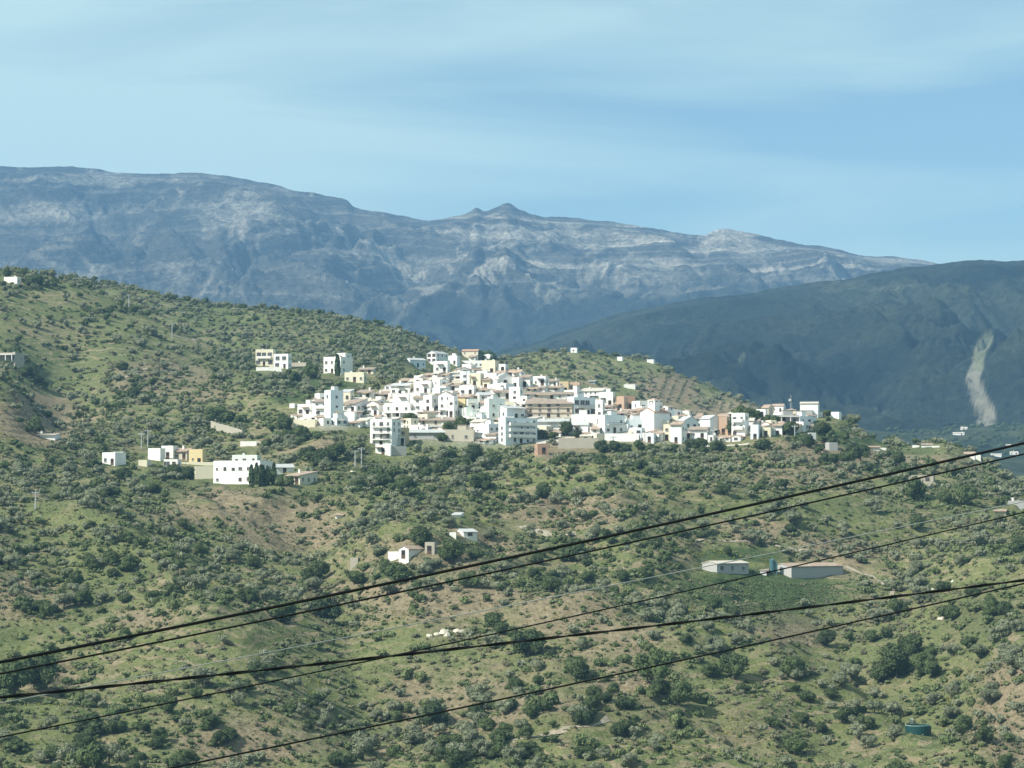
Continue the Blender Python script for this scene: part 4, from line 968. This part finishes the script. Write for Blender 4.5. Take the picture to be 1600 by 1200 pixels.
# --- poles
def pole(px, py, hpx, label, arm=True, mat='metal'):
    p = pick(px, py); h = hpx*p.y/F; o = empty('utility_pole', p, rnd.uniform(-.5, .5), label, 'utility pole', 'utility poles on the hills')
    m = MB(); m.cyl((0, 0, -.5), (0, 0, h), .22, .14, 8); m.build('post', M[mat], o)
    if arm:
        m = MB(); m.box(-1.1, 1.1, -.08, .08, h-.6, h-.42); am = m.build('crossarm', M[mat], o)
        for x in (-.95, 0, .95): m = MB(); m.cyl((x, 0, h-.42), (x, 0, h-.15), .06, .04, 6); m.build('insulator', M['white'], am)
for a in [(200, 486, 26, 'utility pole on the ridge of the left hill, upper of two'), (268, 529, 25, 'utility pole with crossarm on the left hill, lower of two'), (555, 729, 26, 'left pale pole of the pair below the four-storey house'),
          (565, 729, 30, 'right pale pole of the pair below the four-storey house'), (221, 701, 25, 'left pole behind the left hamlet'), (231, 699, 28, 'right pole behind the left hamlet'), (56, 795, 28, 'utility pole on the lower left slope'),
          (1115, 694, 24, 'white lamp-like pole in front of the blue-grey gabled house'), (729, 606, 26, 'slim pole in the upper village'), (410, 742, 24, 'pole behind the big white farmhouse'), (1242, 690, 26, 'thin pole below the long dark porch'), (958, 703, 22, 'thin pole at the front street')]: pole(*a)
p = pick(1236, 652); o = empty('radio_mast', p, .3, 'slim lattice radio mast on the eastern skyline', 'mast'); h = 20*p.y/F+2
m = MB()
for sx, sy in ((-.5, -.4), (.5, -.4), (0, .5)): m.cyl((sx, sy, -1), (sx*.4, sy*.4, h), .09, .06, 5)
for k in range(9): z0 = k*h/9; s_ = 1-.6*k/9; m.cyl((-.5*s_, -.4*s_, z0), (.5*s_, -.4*s_, z0+h/9), .05, n=4)
m.build('lattice', M['metal'], o); m = MB(); m.cyl((0, 0, h), (0, 0, h+1.6), .05, n=5); m.cyl((-.5, -.2, h-.4), (-.5, -.45, h-.4), .5, n=10); m.build('antenna', M['white'], o)

# --- tracks
def ribbon(name, pts, w, mat, dz=.12):
    P = [pick(x, y) for x, y in pts]; V = []; Fq = []; S = []
    for p, q in zip(P[:-1], P[1:]):
        n = max(1, int((q-p).length/2.5)); S += [p.lerp(q, i/n) for i in range(n)]
    S.append(P[-1])
    for i, s_ in enumerate(S):
        d_ = (S[min(i+1, len(S)-1)]-S[max(i-1, 0)]); d_.z = 0
        nn = Vector((-d_.y, d_.x, 0)).normalized()*w/2
        for k in (-1, -.33, .33, 1): x, y = s_.x+nn.x*k, s_.y+nn.y*k; V.append((x, y, zat(x, y)+dz))
    for i in range(len(S)-1):
        for k in range(3): Fq.append((i*4+k, i*4+k+1, i*4+k+5, i*4+k+4))
    me = bpy.data.meshes.new(name); me.from_pydata(V, [], Fq); me.materials.append(M[mat]); me.update()
    tag(link(name, me), kind='structure')
ribbon('dirt_track', [(815, 822), (840, 832), (870, 838), (900, 832)], 3.2, 'track')
ribbon('street', [(836, 692), (880, 688), (930, 680), (960, 682)], 3.5, 'terrace')
ribbon('street', [(1030, 702), (1080, 700), (1120, 697), (1170, 694)], 3.5, 'terrace')
ribbon('dirt_track', [(1089, 845), (1130, 846), (1180, 848), (1230, 856), (1290, 868)], 1.2, 'track')
ribbon('dirt_track', [(1320, 885), (1360, 900), (1395, 918), (1385, 940)], 1.2, 'track')
ribbon('dirt_track', [(198, 590), (204, 580), (230, 576), (262, 580), (300, 585)], 2.0, 'track')
ribbon('dirt_track', [(800, 1158), (860, 1148), (925, 1135), (950, 1124)], 1.2, 'track')
ribbon('dirt_track', [(270, 524), (300, 532), (340, 543)], 1.6, 'track')
ribbon('dirt_track', [(1385, 745), (1400, 738), (1415, 735)], 3.0, 'track')

# ------------------------------------------------------------------ cables
def cable(pts, thick, Y0, Y1, mat, label, twist=False):
    xs = np.array([p[0] for p in pts], float); ys = np.array([p[1] for p in pts], float)
    co = np.polyfit(xs, ys, 2); X = np.arange(-900, 2501, 12.0 if twist else 25.0); m = []
    rad = thick/2*((Y0+Y1)/2)/F
    P = [at(x, float(np.polyval(co, x)), Y0+(Y1-Y0)*x/1600) for x in X]
    V = []; Fq = []; n = 6
    def tube(off):
        b = len(V)
        for i, p in enumerate(P):
            d_ = (P[min(i+1, len(P)-1)]-P[max(i-1, 0)]).normalized(); a = d_.cross(Vector((0, 0, 1))).normalized(); c = a.cross(d_)
            ph = i*.55+off; rr_ = rad*.55 if twist else 0
            cc = p+a*math.cos(ph)*rr_+c*math.sin(ph)*rr_; r_ = rad*.62 if twist else rad
            for k in range(n): t_ = 2*math.pi*k/n; V.append(cc+(a*math.cos(t_)+c*math.sin(t_))*r_)
        for i in range(len(P)-1):
            for k in range(n): Fq.append((b+i*n+k, b+i*n+(k+1) % n, b+(i+1)*n+(k+1) % n, b+(i+1)*n+k))
    if twist: tube(0); tube(math.pi)
    else: tube(0)
    me = bpy.data.meshes.new('overhead_cable'); me.from_pydata([tuple(v) for v in V], [], Fq); me.materials.append(M[mat])
    me.polygons.foreach_set('use_smooth', [True]*len(Fq)); me.update()
    tag(link('overhead_cable', me), label, 'cable', 'overhead cables in the foreground')
cable([(0, 1035), (500, 933), (900, 849), (1280, 766), (1600, 692)], 5.0, 24, 30, 'wire', 'topmost thick black cable crossing the view')
cable([(0, 1053), (500, 951), (900, 866), (1280, 783), (1600, 709)], 3.2, 25, 31, 'wire', 'thinner black cable just below the topmost one')
cable([(20, 1095), (500, 1003), (900, 926), (1100, 886), (1272, 851), (1530, 798)], 1.6, 30, 36, 'wiregrey', 'thin pale grey cable crossing the middle')
cable([(0, 1090), (450, 1042), (600, 1026), (800, 1004), (1300, 945), (1600, 906)], 4.6, 22, 27, 'wire', 'thick twisted black cable, third dark one from the top', True)
cable([(0, 1152), (250, 1102), (550, 1036), (795, 984), (1000, 942), (1200, 895), (1390, 850), (1600, 800)], 2.4, 26, 33, 'wire', 'thin black cable crossing over the twisted one')
cable([(265, 1200), (800, 1090), (1150, 1012), (1600, 912)], 3.0, 23, 29, 'wire', 'lowest black cable, cutting the bottom edge')

# ------------------------------------------------------------------ vegetation
def blob_core(c, r, n=6, k=4):
    V = []; Fq = []
    for j in range(k+1):
        ph = math.pi*j/k
        for i in range(n):
            t_ = 2*math.pi*i/n; V.append((c[0]+r[0]*math.sin(ph)*math.cos(t_), c[1]+r[1]*math.sin(ph)*math.sin(t_), c[2]+r[2]*math.cos(ph)))
    for j in range(k):
        for i in range(n): Fq.append((j*n+i, (j+1)*n+i, (j+1)*n+(i+1) % n, j*n+(i+1) % n))
    return np.array(V), np.array(Fq)
def crown(seed, w, h, z0, lobes, nq, leaf, flat=.8, core=True):
    q = np.random.RandomState(seed); V = []; Fs = []; nv = 0
    cs = []
    for i in range(lobes):
        a = q.rand()*6.283; rr = (q.rand()**.6)*w*.31; zz = z0+h*(.24+.5*q.rand()); rd = w*(.17+.13*q.rand())
        cs.append((rr*math.cos(a), rr*math.sin(a), zz, rd))
        if core:
            v, f = blob_core((cs[-1][0], cs[-1][1], zz), (rd*.80, rd*.80, rd*.80*flat)); v = v+q.normal(0, rd*.08, v.shape)
            V.append(v); Fs.append(f+nv); nv += len(v)
    cs = np.array(cs); k = q.randint(0, lobes, nq)
    d = q.normal(size=(nq, 3)); d[:, 2] = d[:, 2]*.9+.25; d /= np.linalg.norm(d, axis=1)[:, None]
    r = cs[k, 3]*(.80+.34*q.rand(nq)**1.5)
    c = cs[k, :3]+d*r[:, None]*np.array([1, 1, flat])
    n = d+q.normal(0, .55, (nq, 3)); n /= np.linalg.norm(n, axis=1)[:, None]
    u = np.cross(n, q.normal(size=(nq, 3))); u /= np.linalg.norm(u, axis=1)[:, None]; v = np.cross(n, u)
    s = leaf*(.55+.9*q.rand(nq))[:, None]; asp = (.5+.5*q.rand(nq))[:, None]
    quad = np.stack([c-u*s-v*s*asp*.6, c+u*s*.7-v*s*asp, c+u*s+v*s*asp*.7, c-u*s*.6+v*s*asp], 1).reshape(-1, 3)
    V.append(quad); Fs.append(np.arange(nq*4).reshape(-1, 4)+nv)
    V = np.concatenate(V); V[:, 2] = np.maximum(V[:, 2], z0-h*.05)
    return V, np.concatenate(Fs)
def trunk(seed, h, r):
    q = random.Random(seed); m = MB(); p = Vector((0, 0, -.6)); top = Vector((q.uniform(-.2, .2), q.uniform(-.2, .2), h*.45))
    m.cyl(p, top, r, r*.7, 7)
    for i in range(3):
        a = i*2.1+q.random(); m.cyl(top, top+Vector((math.cos(a)*h*.25, math.sin(a)*h*.25, h*.35)), r*.5, r*.2, 5)
    return m.mesh('trunk', M['bark'])
# kinds: unit crown width about 1 x height
T_ol = [crown(20+i, 5.0, 3.4+(i%3-1)*.7, .8, 10, 1900, .13) for i in range(6)]
T_dk = [crown(40+i, 5.0, 3.9+(i%3-1)*.8, .3, 11, 2300, .135, .85) for i in range(6)]
T_sh = [crown(60+i, 2.0, 1.1, -.1, 6, 420, .09, .75) for i in range(6)]
lo_ol = [crown(80+i, 5.0, 3.4+(i%3-1)*.7, .5, 8, 330, .27) for i in range(5)]
lo_sh = [crown(100+i, 2.0, 1.1, -.1, 4, 60, .19, .75) for i in range(8)]
def cyp(seed, w, h, nq=360):
    q = np.random.RandomState(seed); t_ = q.rand(nq)**.8; a = q.rand(nq)*6.283
    rr = w/2*np.sin(np.clip(.12+t_*.88, 0, 1)*np.pi)**.6*(1-.35*t_)*(.8+.3*q.rand(nq)); c = np.stack([rr*np.cos(a), rr*np.sin(a), t_*h+.2], 1)
    n = np.stack([np.cos(a), np.sin(a), .3+0*a], 1)+q.normal(0, .4, (nq, 3)); n /= np.linalg.norm(n, axis=1)[:, None]
    u = np.cross(n, q.normal(size=(nq, 3))); u /= np.linalg.norm(u, axis=1)[:, None]; v = np.cross(n, u); s = .26+.2*q.rand(nq)[:, None]
    V = np.stack([c-u*s-v*s, c+u*s-v*s, c+u*s+v*s, c-u*s+v*s], 1).reshape(-1, 3)
    cv, cf = blob_core((0, 0, h*.5), (w*.36, w*.36, h*.46), 8, 6)
    return np.concatenate([cv, V]), np.concatenate([cf, np.arange(nq*4).reshape(-1, 4)+len(cv)])
T_cy = [cyp(i, 2.0, 6.0) for i in range(3)]
ME = {}
for k, T, mt in (('olive', T_ol, 'olive'), ('dark', T_dk, 'darkleaf'), ('shrub', T_sh, 'shrub'), ('dry', T_sh, 'dryshrub'), ('cyp', T_cy, 'darkleaf')):
    ME[k] = [npmesh(k+'_crown', v, f, [M[mt]]) for v, f in T]
TR = [trunk(i, 4.0, .22) for i in range(3)]

TREES = []   # (kind, X, Y, z, width m, px, py)
def add(kind, px, py, wpx, mul=1.0):
    p = pick(px, py); TREES.append([kind, p.x, p.y, p.z, wpx*p.y/F*mul, px, py, True])
for t_ in [(515, 975, 62), (440, 972, 52), (25, 1085, 60), (62, 1078, 60), (140, 1146, 48), (138, 1205, 62), (285, 825, 24), (655, 852, 40), (605, 900, 28), (560, 912, 36), (625, 912, 44), (196, 754, 34), (150, 768, 34), (176, 776, 28),
           (270, 748, 34), (292, 750, 30), (250, 742, 24), (245, 770, 26), (340, 662, 40), (355, 660, 24), (1188, 705, 34), (1165, 668, 40), (1150, 680, 30), (1182, 665, 34), (1206, 668, 30), (1235, 680, 30), (1430, 782, 38), (1475, 788, 30), (1510, 789, 34), (1430, 828, 30),
           (1096, 842, 24), (1138, 867, 20), (1520, 934, 30), (1478, 966, 42), (1405, 962, 38), (1020, 1072, 58), (1060, 1103, 46), (905, 1064, 50), (825, 1026, 56), (800, 1000, 30), (975, 1146, 38), (680, 1140, 50), (555, 1152, 24), (775, 1186, 36), (890, 878, 40),
           (705, 880, 42), (770, 982, 40), (790, 992, 34), (1145, 1062, 44), (1235, 1058, 40), (1240, 1180, 50), (1290, 1010, 30), (1370, 1068, 50), (1400, 1058, 60), (1420, 1030, 40), (1440, 1055, 40), (760, 566, 30), (748, 566, 22), (772, 570, 18),
           (460, 600, 22), (486, 592, 26), (445, 598, 16), (445, 676, 30), (750, 768, 36), (640, 770, 40), (600, 762, 34), (665, 750, 30), (690, 742, 34), (580, 755, 40), (620, 748, 34), (655, 736, 36), (700, 725, 30), (720, 735, 34), (745, 728, 34), (770, 733, 30), (560, 765, 30), (520, 722, 40), (500, 728, 40), (480, 720, 34),
           (886, 680, 30), (900, 684, 20), (848, 686, 22), (835, 682, 16), (862, 686, 18), (1122, 706, 26), (1095, 704, 24), (1080, 706, 22), (1050, 706, 22), (960, 706, 22), (940, 708, 24), (978, 708, 24), (1000, 704, 20), (1020, 706, 22), (570, 656, 16), (640, 664, 26), (628, 668, 20),
           (475, 690, 30), (455, 690, 30), (700, 678, 24), (720, 672, 24), (740, 668, 22), (760, 672, 24), (775, 668, 18), (690, 690, 20), (60, 446, 24), (46, 448, 18), (8, 434, 16), (84, 446, 14), (34, 432, 14), (18, 449, 11), (3, 448, 12), (30, 450, 9), (26, 566, 20), (12, 572, 14), (20, 560, 24), (40, 590, 26), (55, 600, 24), (70, 606, 18), (56, 678, 22), (45, 676, 18), (120, 690, 18), (190, 578, 22), (206, 622, 26), (225, 628, 20),
           (1285, 680, 26), (1335, 710, 26), (1265, 700, 30), (1300, 700, 24), (1345, 720, 30), (1320, 725, 34), (1295, 728, 34), (860, 925, 30), (500, 905, 30), (480, 910, 24), (200, 1000, 24), (1320, 1128, 36), (1350, 1140, 34), (1500, 1150, 34),
           (420, 756, 22), (436, 760, 22), (452, 760, 18), (960, 650, 8), (972, 650, 8), (590, 870, 22), (645, 846, 20), (1010, 905, 26), (838, 905, 26)]:
    add('dark', *t_)
for t_ in [(527, 588, 9), (401, 757, 9), (408, 760, 9), (765, 552, 3), (411, 757, 8), (418, 758, 8), (428, 758, 9), (393, 760, 9), (567, 590, 3)]:
    p = pick(t_[0], t_[1]); TREES.append(['cyp', p.x, p.y, p.z, t_[2]*p.y/F, t_[0], t_[1], True])
NT0 = len(TREES)
def hits_house(px, py, hp, Y):
    for (a, b, c, d, yy) in FOOT:
        if a-5 < px < b+5:
            if c-2 < py < d+9 and Y < yy+14: return True
            if Y < yy and py-hp < d-2 and py > d: return True
    return False
def visible(px, z_py, Y, tol=14):
    ci = int(round(float(np.interp(px, colpx, np.arange(NC))))); j = int(np.searchsorted(GY[:, ci], Y))
    return z_py < VISY[max(j-3, 0), ci]+tol
def dens(X, Y): return fbm(X/55+3, Y/70, 3)
SH = []
def scatter(n, Y0, Y1, pxa, pxb, kindf, sizef, out, dfun, sep=None):
    Ys = np.sqrt(rs.rand(n)*(Y1**2-Y0**2)+Y0**2); pxs = pxa+rs.rand(n)*(pxb-pxa); Xs = (pxs-800)/F*Ys
    D = dfun(Xs, Ys); U = rs.rand(n); grid = {}
    for X, Y, px, d, u in zip(Xs, Ys, pxs, D, U):
        if u > d: continue
        z = zat(X, Y); ppx, ppy = proj(X, Y, z)
        if ppy > 1235: continue
        s = sizef(Y)
        if not visible(px, ppy-s*.7*F/Y, Y): continue
        if hits_house(ppx, ppy, s*.8*F/Y, Y): continue
        if 560 < ppx < 1260 and 565 < ppy < 700 and pv_at(ppx, ppy, Y) > .3 and rnd.random() < .82: continue
        if any(abs(ppx-cx)/rx < 1 and abs(ppy-cy)/ry < 1 and rnd.random() < pr for (cx, cy, rx, ry, pr) in CLEAR): continue
        if sep:
            k = (int(X/sep), int(Y/sep))
            if k in grid: continue
            grid[k] = 1
        out.append([kindf(X, Y), X, Y, z, s, ppx, ppy, False])
def pv_at(px, py, Y): return float(np.clip(blob([(750, 640, 170, 62, .9), (1000, 672, 130, 24, .7), (1160, 672, 70, 12, .5), (900, 655, 120, 45, .7)], np.array([px]), np.array([py]))[0], 0, 1)) if Y > 985 else 0.0
CLEAR = [(1432, 1152, 34, 22, 1), (1425, 1132, 14, 8, 1), (120, 466, 60, 13, .8), (215, 506, 60, 12, .8), (300, 535, 40, 8, .8), (60, 515, 60, 26, .4), (70, 625, 40, 14, .7), (1190, 925, 150, 28, .92), (1150, 868, 70, 14, .85), (370, 800, 90, 22, .8), (440, 835, 60, 16, .7), (1340, 685, 40, 18, .85), (1050, 612, 26, 20, 1), (1155, 642, 45, 12, 1), (60, 660, 50, 30, .6), (1215, 990, 40, 14, .8), (500, 700, 22, 12, .9), (1450, 712, 45, 14, .8), (250, 765, 60, 16, .3)]
def tk(X, Y): return 'dark' if (perlin(X/70, Y/70)+rnd.gauss(0, .35)) > .28 else 'olive'
def sk(X, Y): return 'dry' if (perlin(X/50+9, Y/60)+rnd.gauss(0, .3)) > .12 else 'shrub'
scatter(9200, 560, 1060, -380, 1980, tk, lambda Y: min(max(rnd.gauss(2.8, 1.1), 1.4), 5.8), TREES, lambda X, Y: np.clip(.5+dens(X, Y)*1.2, .10, 1), 2.5)
scatter(12500, 1060, 1850, -380, 1980, tk, lambda Y: min(max(rnd.gauss(3.4, 1.0), 1.8), 5.6), TREES, lambda X, Y: np.clip(.6+dens(X, Y)*1.0, .2, 1), 2.7)
scatter(1200, 2600, 3300, 1200, 1860, lambda X, Y: 'dark', lambda Y: rnd.uniform(4, 7), TREES, lambda X, Y: np.full(X.shape, .8), 6)
scatter(50000, 560, 1060, -380, 1980, sk, lambda Y: min(max(rnd.gauss(1.25, .55), .45), 3.0), SH, lambda X, Y: np.clip(.6+fbm(X/22, Y/26, 3)*1.1, .1, 1))
scatter(34000, 1060, 1850, -380, 1980, sk, lambda Y: min(max(rnd.gauss(1.9, .6), .8), 3.4), SH, lambda X, Y: np.clip(.6+fbm(X/22, Y/26, 3)*1.1, .15, 1))
scatter(6000, 560, 1060, -380, 1980, lambda X, Y: 'shrub', lambda Y: rnd.uniform(2.2, 4.2), SH, lambda X, Y: np.clip(.3+fbm(X/40+20, Y/46, 3)*1.3, .02, 1))
scatter(5000, 1060, 1850, -260, 1000, lambda X, Y: 'shrub' if rnd.random() < .75 else 'dry', lambda Y: rnd.uniform(2.0, 4.2), SH, lambda X, Y: np.clip(.6+fbm(X/60+20, Y/80, 3)*1.0, .15, 1))
# olive rows planted on the brown patches of the hill behind the village
for (cx, cy, rx, ry) in ((1050, 612, 24, 18), (1155, 642, 44, 13)):
    c0 = pick(cx, cy, 1500)
    for i in range(-9, 10):
        for j in range(-9, 10):
            X = c0.x+i*5.2+j*1.0; Y = c0.y+j*6.5; z = zat(X, Y); a, b = proj(X, Y, z)
            if abs(a-cx) < rx and abs(b-cy) < ry: TREES.append(['olive', X, Y, z, rnd.uniform(1.9, 2.7), a, b, False])

# the largest in view become trees and shrubs of their own, the rest one object per kind
LM = [('the left summit house', 30, 435), ('the pale frame house on the left hill', 20, 560), ('the white-roofed house under the left spur', 65, 680), ('the leftmost hamlet house', 175, 715), ('the yellow house', 306, 715),
      ('the big white farmhouse', 380, 742), ('the cream terrace house', 415, 565), ('the stepped white house', 527, 570), ('the tall blue-grey building', 525, 640), ('the four-storey white house', 600, 690), ('the grey warehouse', 665, 680),
      ('the big blue-grey building', 812, 680), ('the stone retaining wall', 905, 700), ('the white church', 1025, 645), ('the east row', 1110, 680), ('the porch house', 1225, 650), ('the red-roofed cottage', 640, 860), ('the grey-roofed cottage', 727, 832),
      ('the left farm shed', 1140, 886), ('the right farm shed', 1265, 890), ('the roofless ruin', 1445, 750), ('the orange-roofed hill house', 1448, 695), ('the right edge house', 1562, 798), ('the pale rock outcrop', 700, 990), ('the green tank', 1432, 1142),
      ('the lowest cable\'s left end', 300, 1195), ('the brown bare patch', 380, 810), ('the summit hut behind the village', 897, 550), ('the bottom left corner', 0, 1200), ('the bottom right corner', 1600, 1200), ('the bottom centre edge', 800, 1200),
      ('the left edge\'s cable ends', 0, 1070), ('the right edge\'s cable ends', 1600, 908)]
ORD = ['leftmost', 'second from left', 'third from left', 'fourth from left', 'fifth from left', 'sixth from left', 'seventh from left', 'eighth from left', 'ninth from left', 'tenth from left', 'eleventh from left', 'twelfth from left',
       'thirteenth from left', 'fourteenth from left', 'fifteenth from left', 'sixteenth from left', 'seventeenth from left', 'eighteenth from left', 'nineteenth from left', 'twentieth from left']
def labels(items, noun, plural):
    sz = sorted(i[4]/i[2] for i in items); a, b = sz[len(sz)//3], sz[2*len(sz)//3]; G_ = {}
    for i in items:
        s = i[4]/i[2]; sw = 'small' if s < a else ('medium' if s < b else 'large')
        best = min(LM, key=lambda l: math.hypot(i[5]-l[1], (i[6]-l[2])*1.3)); dx, dy = i[5]-best[1], i[6]-best[2]; d = math.hypot(dx, dy)
        dr = ('below' if dy > 0 else 'above') if abs(dy) > abs(dx) else ('right of' if dx > 0 else 'left of')
        pre = 'just ' if d < 45 else ('' if d < 110 else 'far ' if dr in ('below', 'above') else 'well ')
        G_.setdefault((sw, pre+dr, best[0]), []).append(i)
    out = {}
    for (sw, dr, lm), v in G_.items():
        v.sort(key=lambda i: i[5])
        for k, i in enumerate(v):
            out[id(i)] = f'{sw} {noun} {dr} {lm}' if len(v) == 1 else f'{ORD[min(k, 19)]} of {len(v)} {sw} {plural} {dr} {lm}'
            if len(out[id(i)].split()) > 16: out[id(i)] = out[id(i)].replace(' '+str(len(v))+' ', ' ').replace(' from left', '')
    return out
def onscreen(i): return -20 < i[5] < 1620 and i[6] < 1225
def top(lst, n):
    v = [i for i in lst if onscreen(i)]; v.sort(key=lambda i: (not i[7], -i[4]/i[2])); return v[:n]
ol = top([t_ for t_ in TREES if t_[0] == 'olive'], 295); dk = top([t_ for t_ in TREES if t_[0] == 'dark'], 295); cy = [t_ for t_ in TREES if t_[0] == 'cyp']
sh = top([t_ for t_ in SH if t_[0] == 'shrub'], 200); dr_ = top([t_ for t_ in SH if t_[0] == 'dry'], 100)
for lst, nm, cat, noun, plural, kd, bw, grp in ((ol, 'olive_tree', 'olive tree', 'grey-green tree', 'grey-green trees', 'olive', 5.0, 'grey-green olive trees on the slopes'),
        (dk, 'evergreen_tree', 'tree', 'dark green tree', 'dark green trees', 'dark', 5.0, 'dark evergreen trees on the slopes'), (cy, 'cypress_tree', 'cypress', 'dark cypress', 'dark cypresses', 'cyp', 2.0, 'dark cypresses by the houses')):
    lb = labels(lst, noun, plural)
    for i in lst:
        s = i[4]/bw; o = empty(nm, (i[1], i[2], i[3]-.15*s), rnd.uniform(0, 6.28), lb[id(i)], cat, grp)
        sz = s*rnd.uniform(.85, 1.12)
        if kd == 'cyp': sz = max(s*1.2, .45) if i[4] > 1.2 else .45
        c = link('crown', ME[kd][rnd.randrange(len(ME[kd]))], o); t_ = link('trunk', TR[rnd.randrange(3)], o)
        c.scale = (s, s, sz); t_.scale = (s, s, sz)
for lst, nm, noun, plural, kd in ((sh, 'green_shrub', 'green shrub', 'green shrubs', 'shrub'), (dr_, 'dry_shrub', 'brownish shrub', 'brownish shrubs', 'dry')):
    lb = labels(lst, noun, plural)
    for i in lst:
        s = i[4]/2.0; o = link(nm, ME[kd][rnd.randrange(6)], None, (i[1], i[2], i[3])); o.scale = (s, s, s*rnd.uniform(.8, 1.2)); o.rotation_euler = (0, 0, rnd.uniform(0, 6.28))
        tag(o, lb[id(i)], 'shrub', plural+' on the slopes')
def merged(name, items, T, base, mat, low=.1):
    Vs = []; Fs = []; nv = 0
    for i in items:
        v, f = T[rnd.randrange(len(T))]; s = i[4]/base; a = rnd.uniform(0, 6.28); ca_, sa = math.cos(a)*s, math.sin(a)*s; sz = s*rnd.uniform(.8, 1.15)
        Vs.append(np.stack([v[:, 0]*ca_-v[:, 1]*sa+i[1], v[:, 0]*sa+v[:, 1]*ca_+i[2], v[:, 2]*sz+i[3]-low*s], 1)); Fs.append(f+nv); nv += len(v)
    if Vs: tag(link(name, npmesh(name, np.concatenate(Vs), np.concatenate(Fs), [M[mat]])), kind='stuff')
taken = set(id(i) for i in ol+dk+cy+sh+dr_)
merged('distant_olive_trees', [i for i in TREES if i[0] == 'olive' and id(i) not in taken], lo_ol, 5.0, 'olive')
merged('distant_evergreen_trees', [i for i in TREES if i[0] == 'dark' and id(i) not in taken], lo_ol, 5.0, 'darkleaf')
merged('green_scrub', [i for i in SH if i[0] == 'shrub' and id(i) not in taken], lo_sh, 2.0, 'shrub', 0)
merged('dry_scrub', [i for i in SH if i[0] == 'dry' and id(i) not in taken], lo_sh, 2.0, 'dryshrub', 0)
# grass tufts and yellow gorse
GR = []; CLEAR_ = CLEAR; CLEAR = []
scatter(60000, 560, 980, -100, 1700, lambda X, Y: 'g', lambda Y: rnd.uniform(.35, 1.0), GR, lambda X, Y: np.clip(.5+fbm(X/15, Y/15, 2), .1, 1))
def field(X, Y):
    a, b = proj(X, Y, np.array([zat(x, y) for x, y in zip(X, Y)])); return np.clip(np.exp(-(((a-1195)/150)**2+((b-925)/32)**2)**1.5), 0, 1)
scatter(11000, 680, 850, 1010, 1380, lambda X, Y: 'g', lambda Y: rnd.uniform(.5, 1.3), GR, field)
tuft = [crown(200+i, 2.0, .7, -.1, 3, 12, .32, .5, core=False) for i in range(8)]
def gp(g): return float(perlin(np.array(g[1]/18), np.array(g[2]/22)))
merged('grass_tufts', [g for g in GR if gp(g) < -.05], tuft, 2.0, 'shrub', 0)
merged('dry_grass_tufts', [g for g in GR if -.05 <= gp(g) < .36], tuft, 2.0, 'dryshrub', 0)
merged('yellow_gorse', [g for g in GR if gp(g) >= .36], tuft, 2.0, 'yellowbush', 0)
print('TREES', len(TREES), 'SH', len(SH), 'GR', len(GR), 'objects', len(SC.objects))
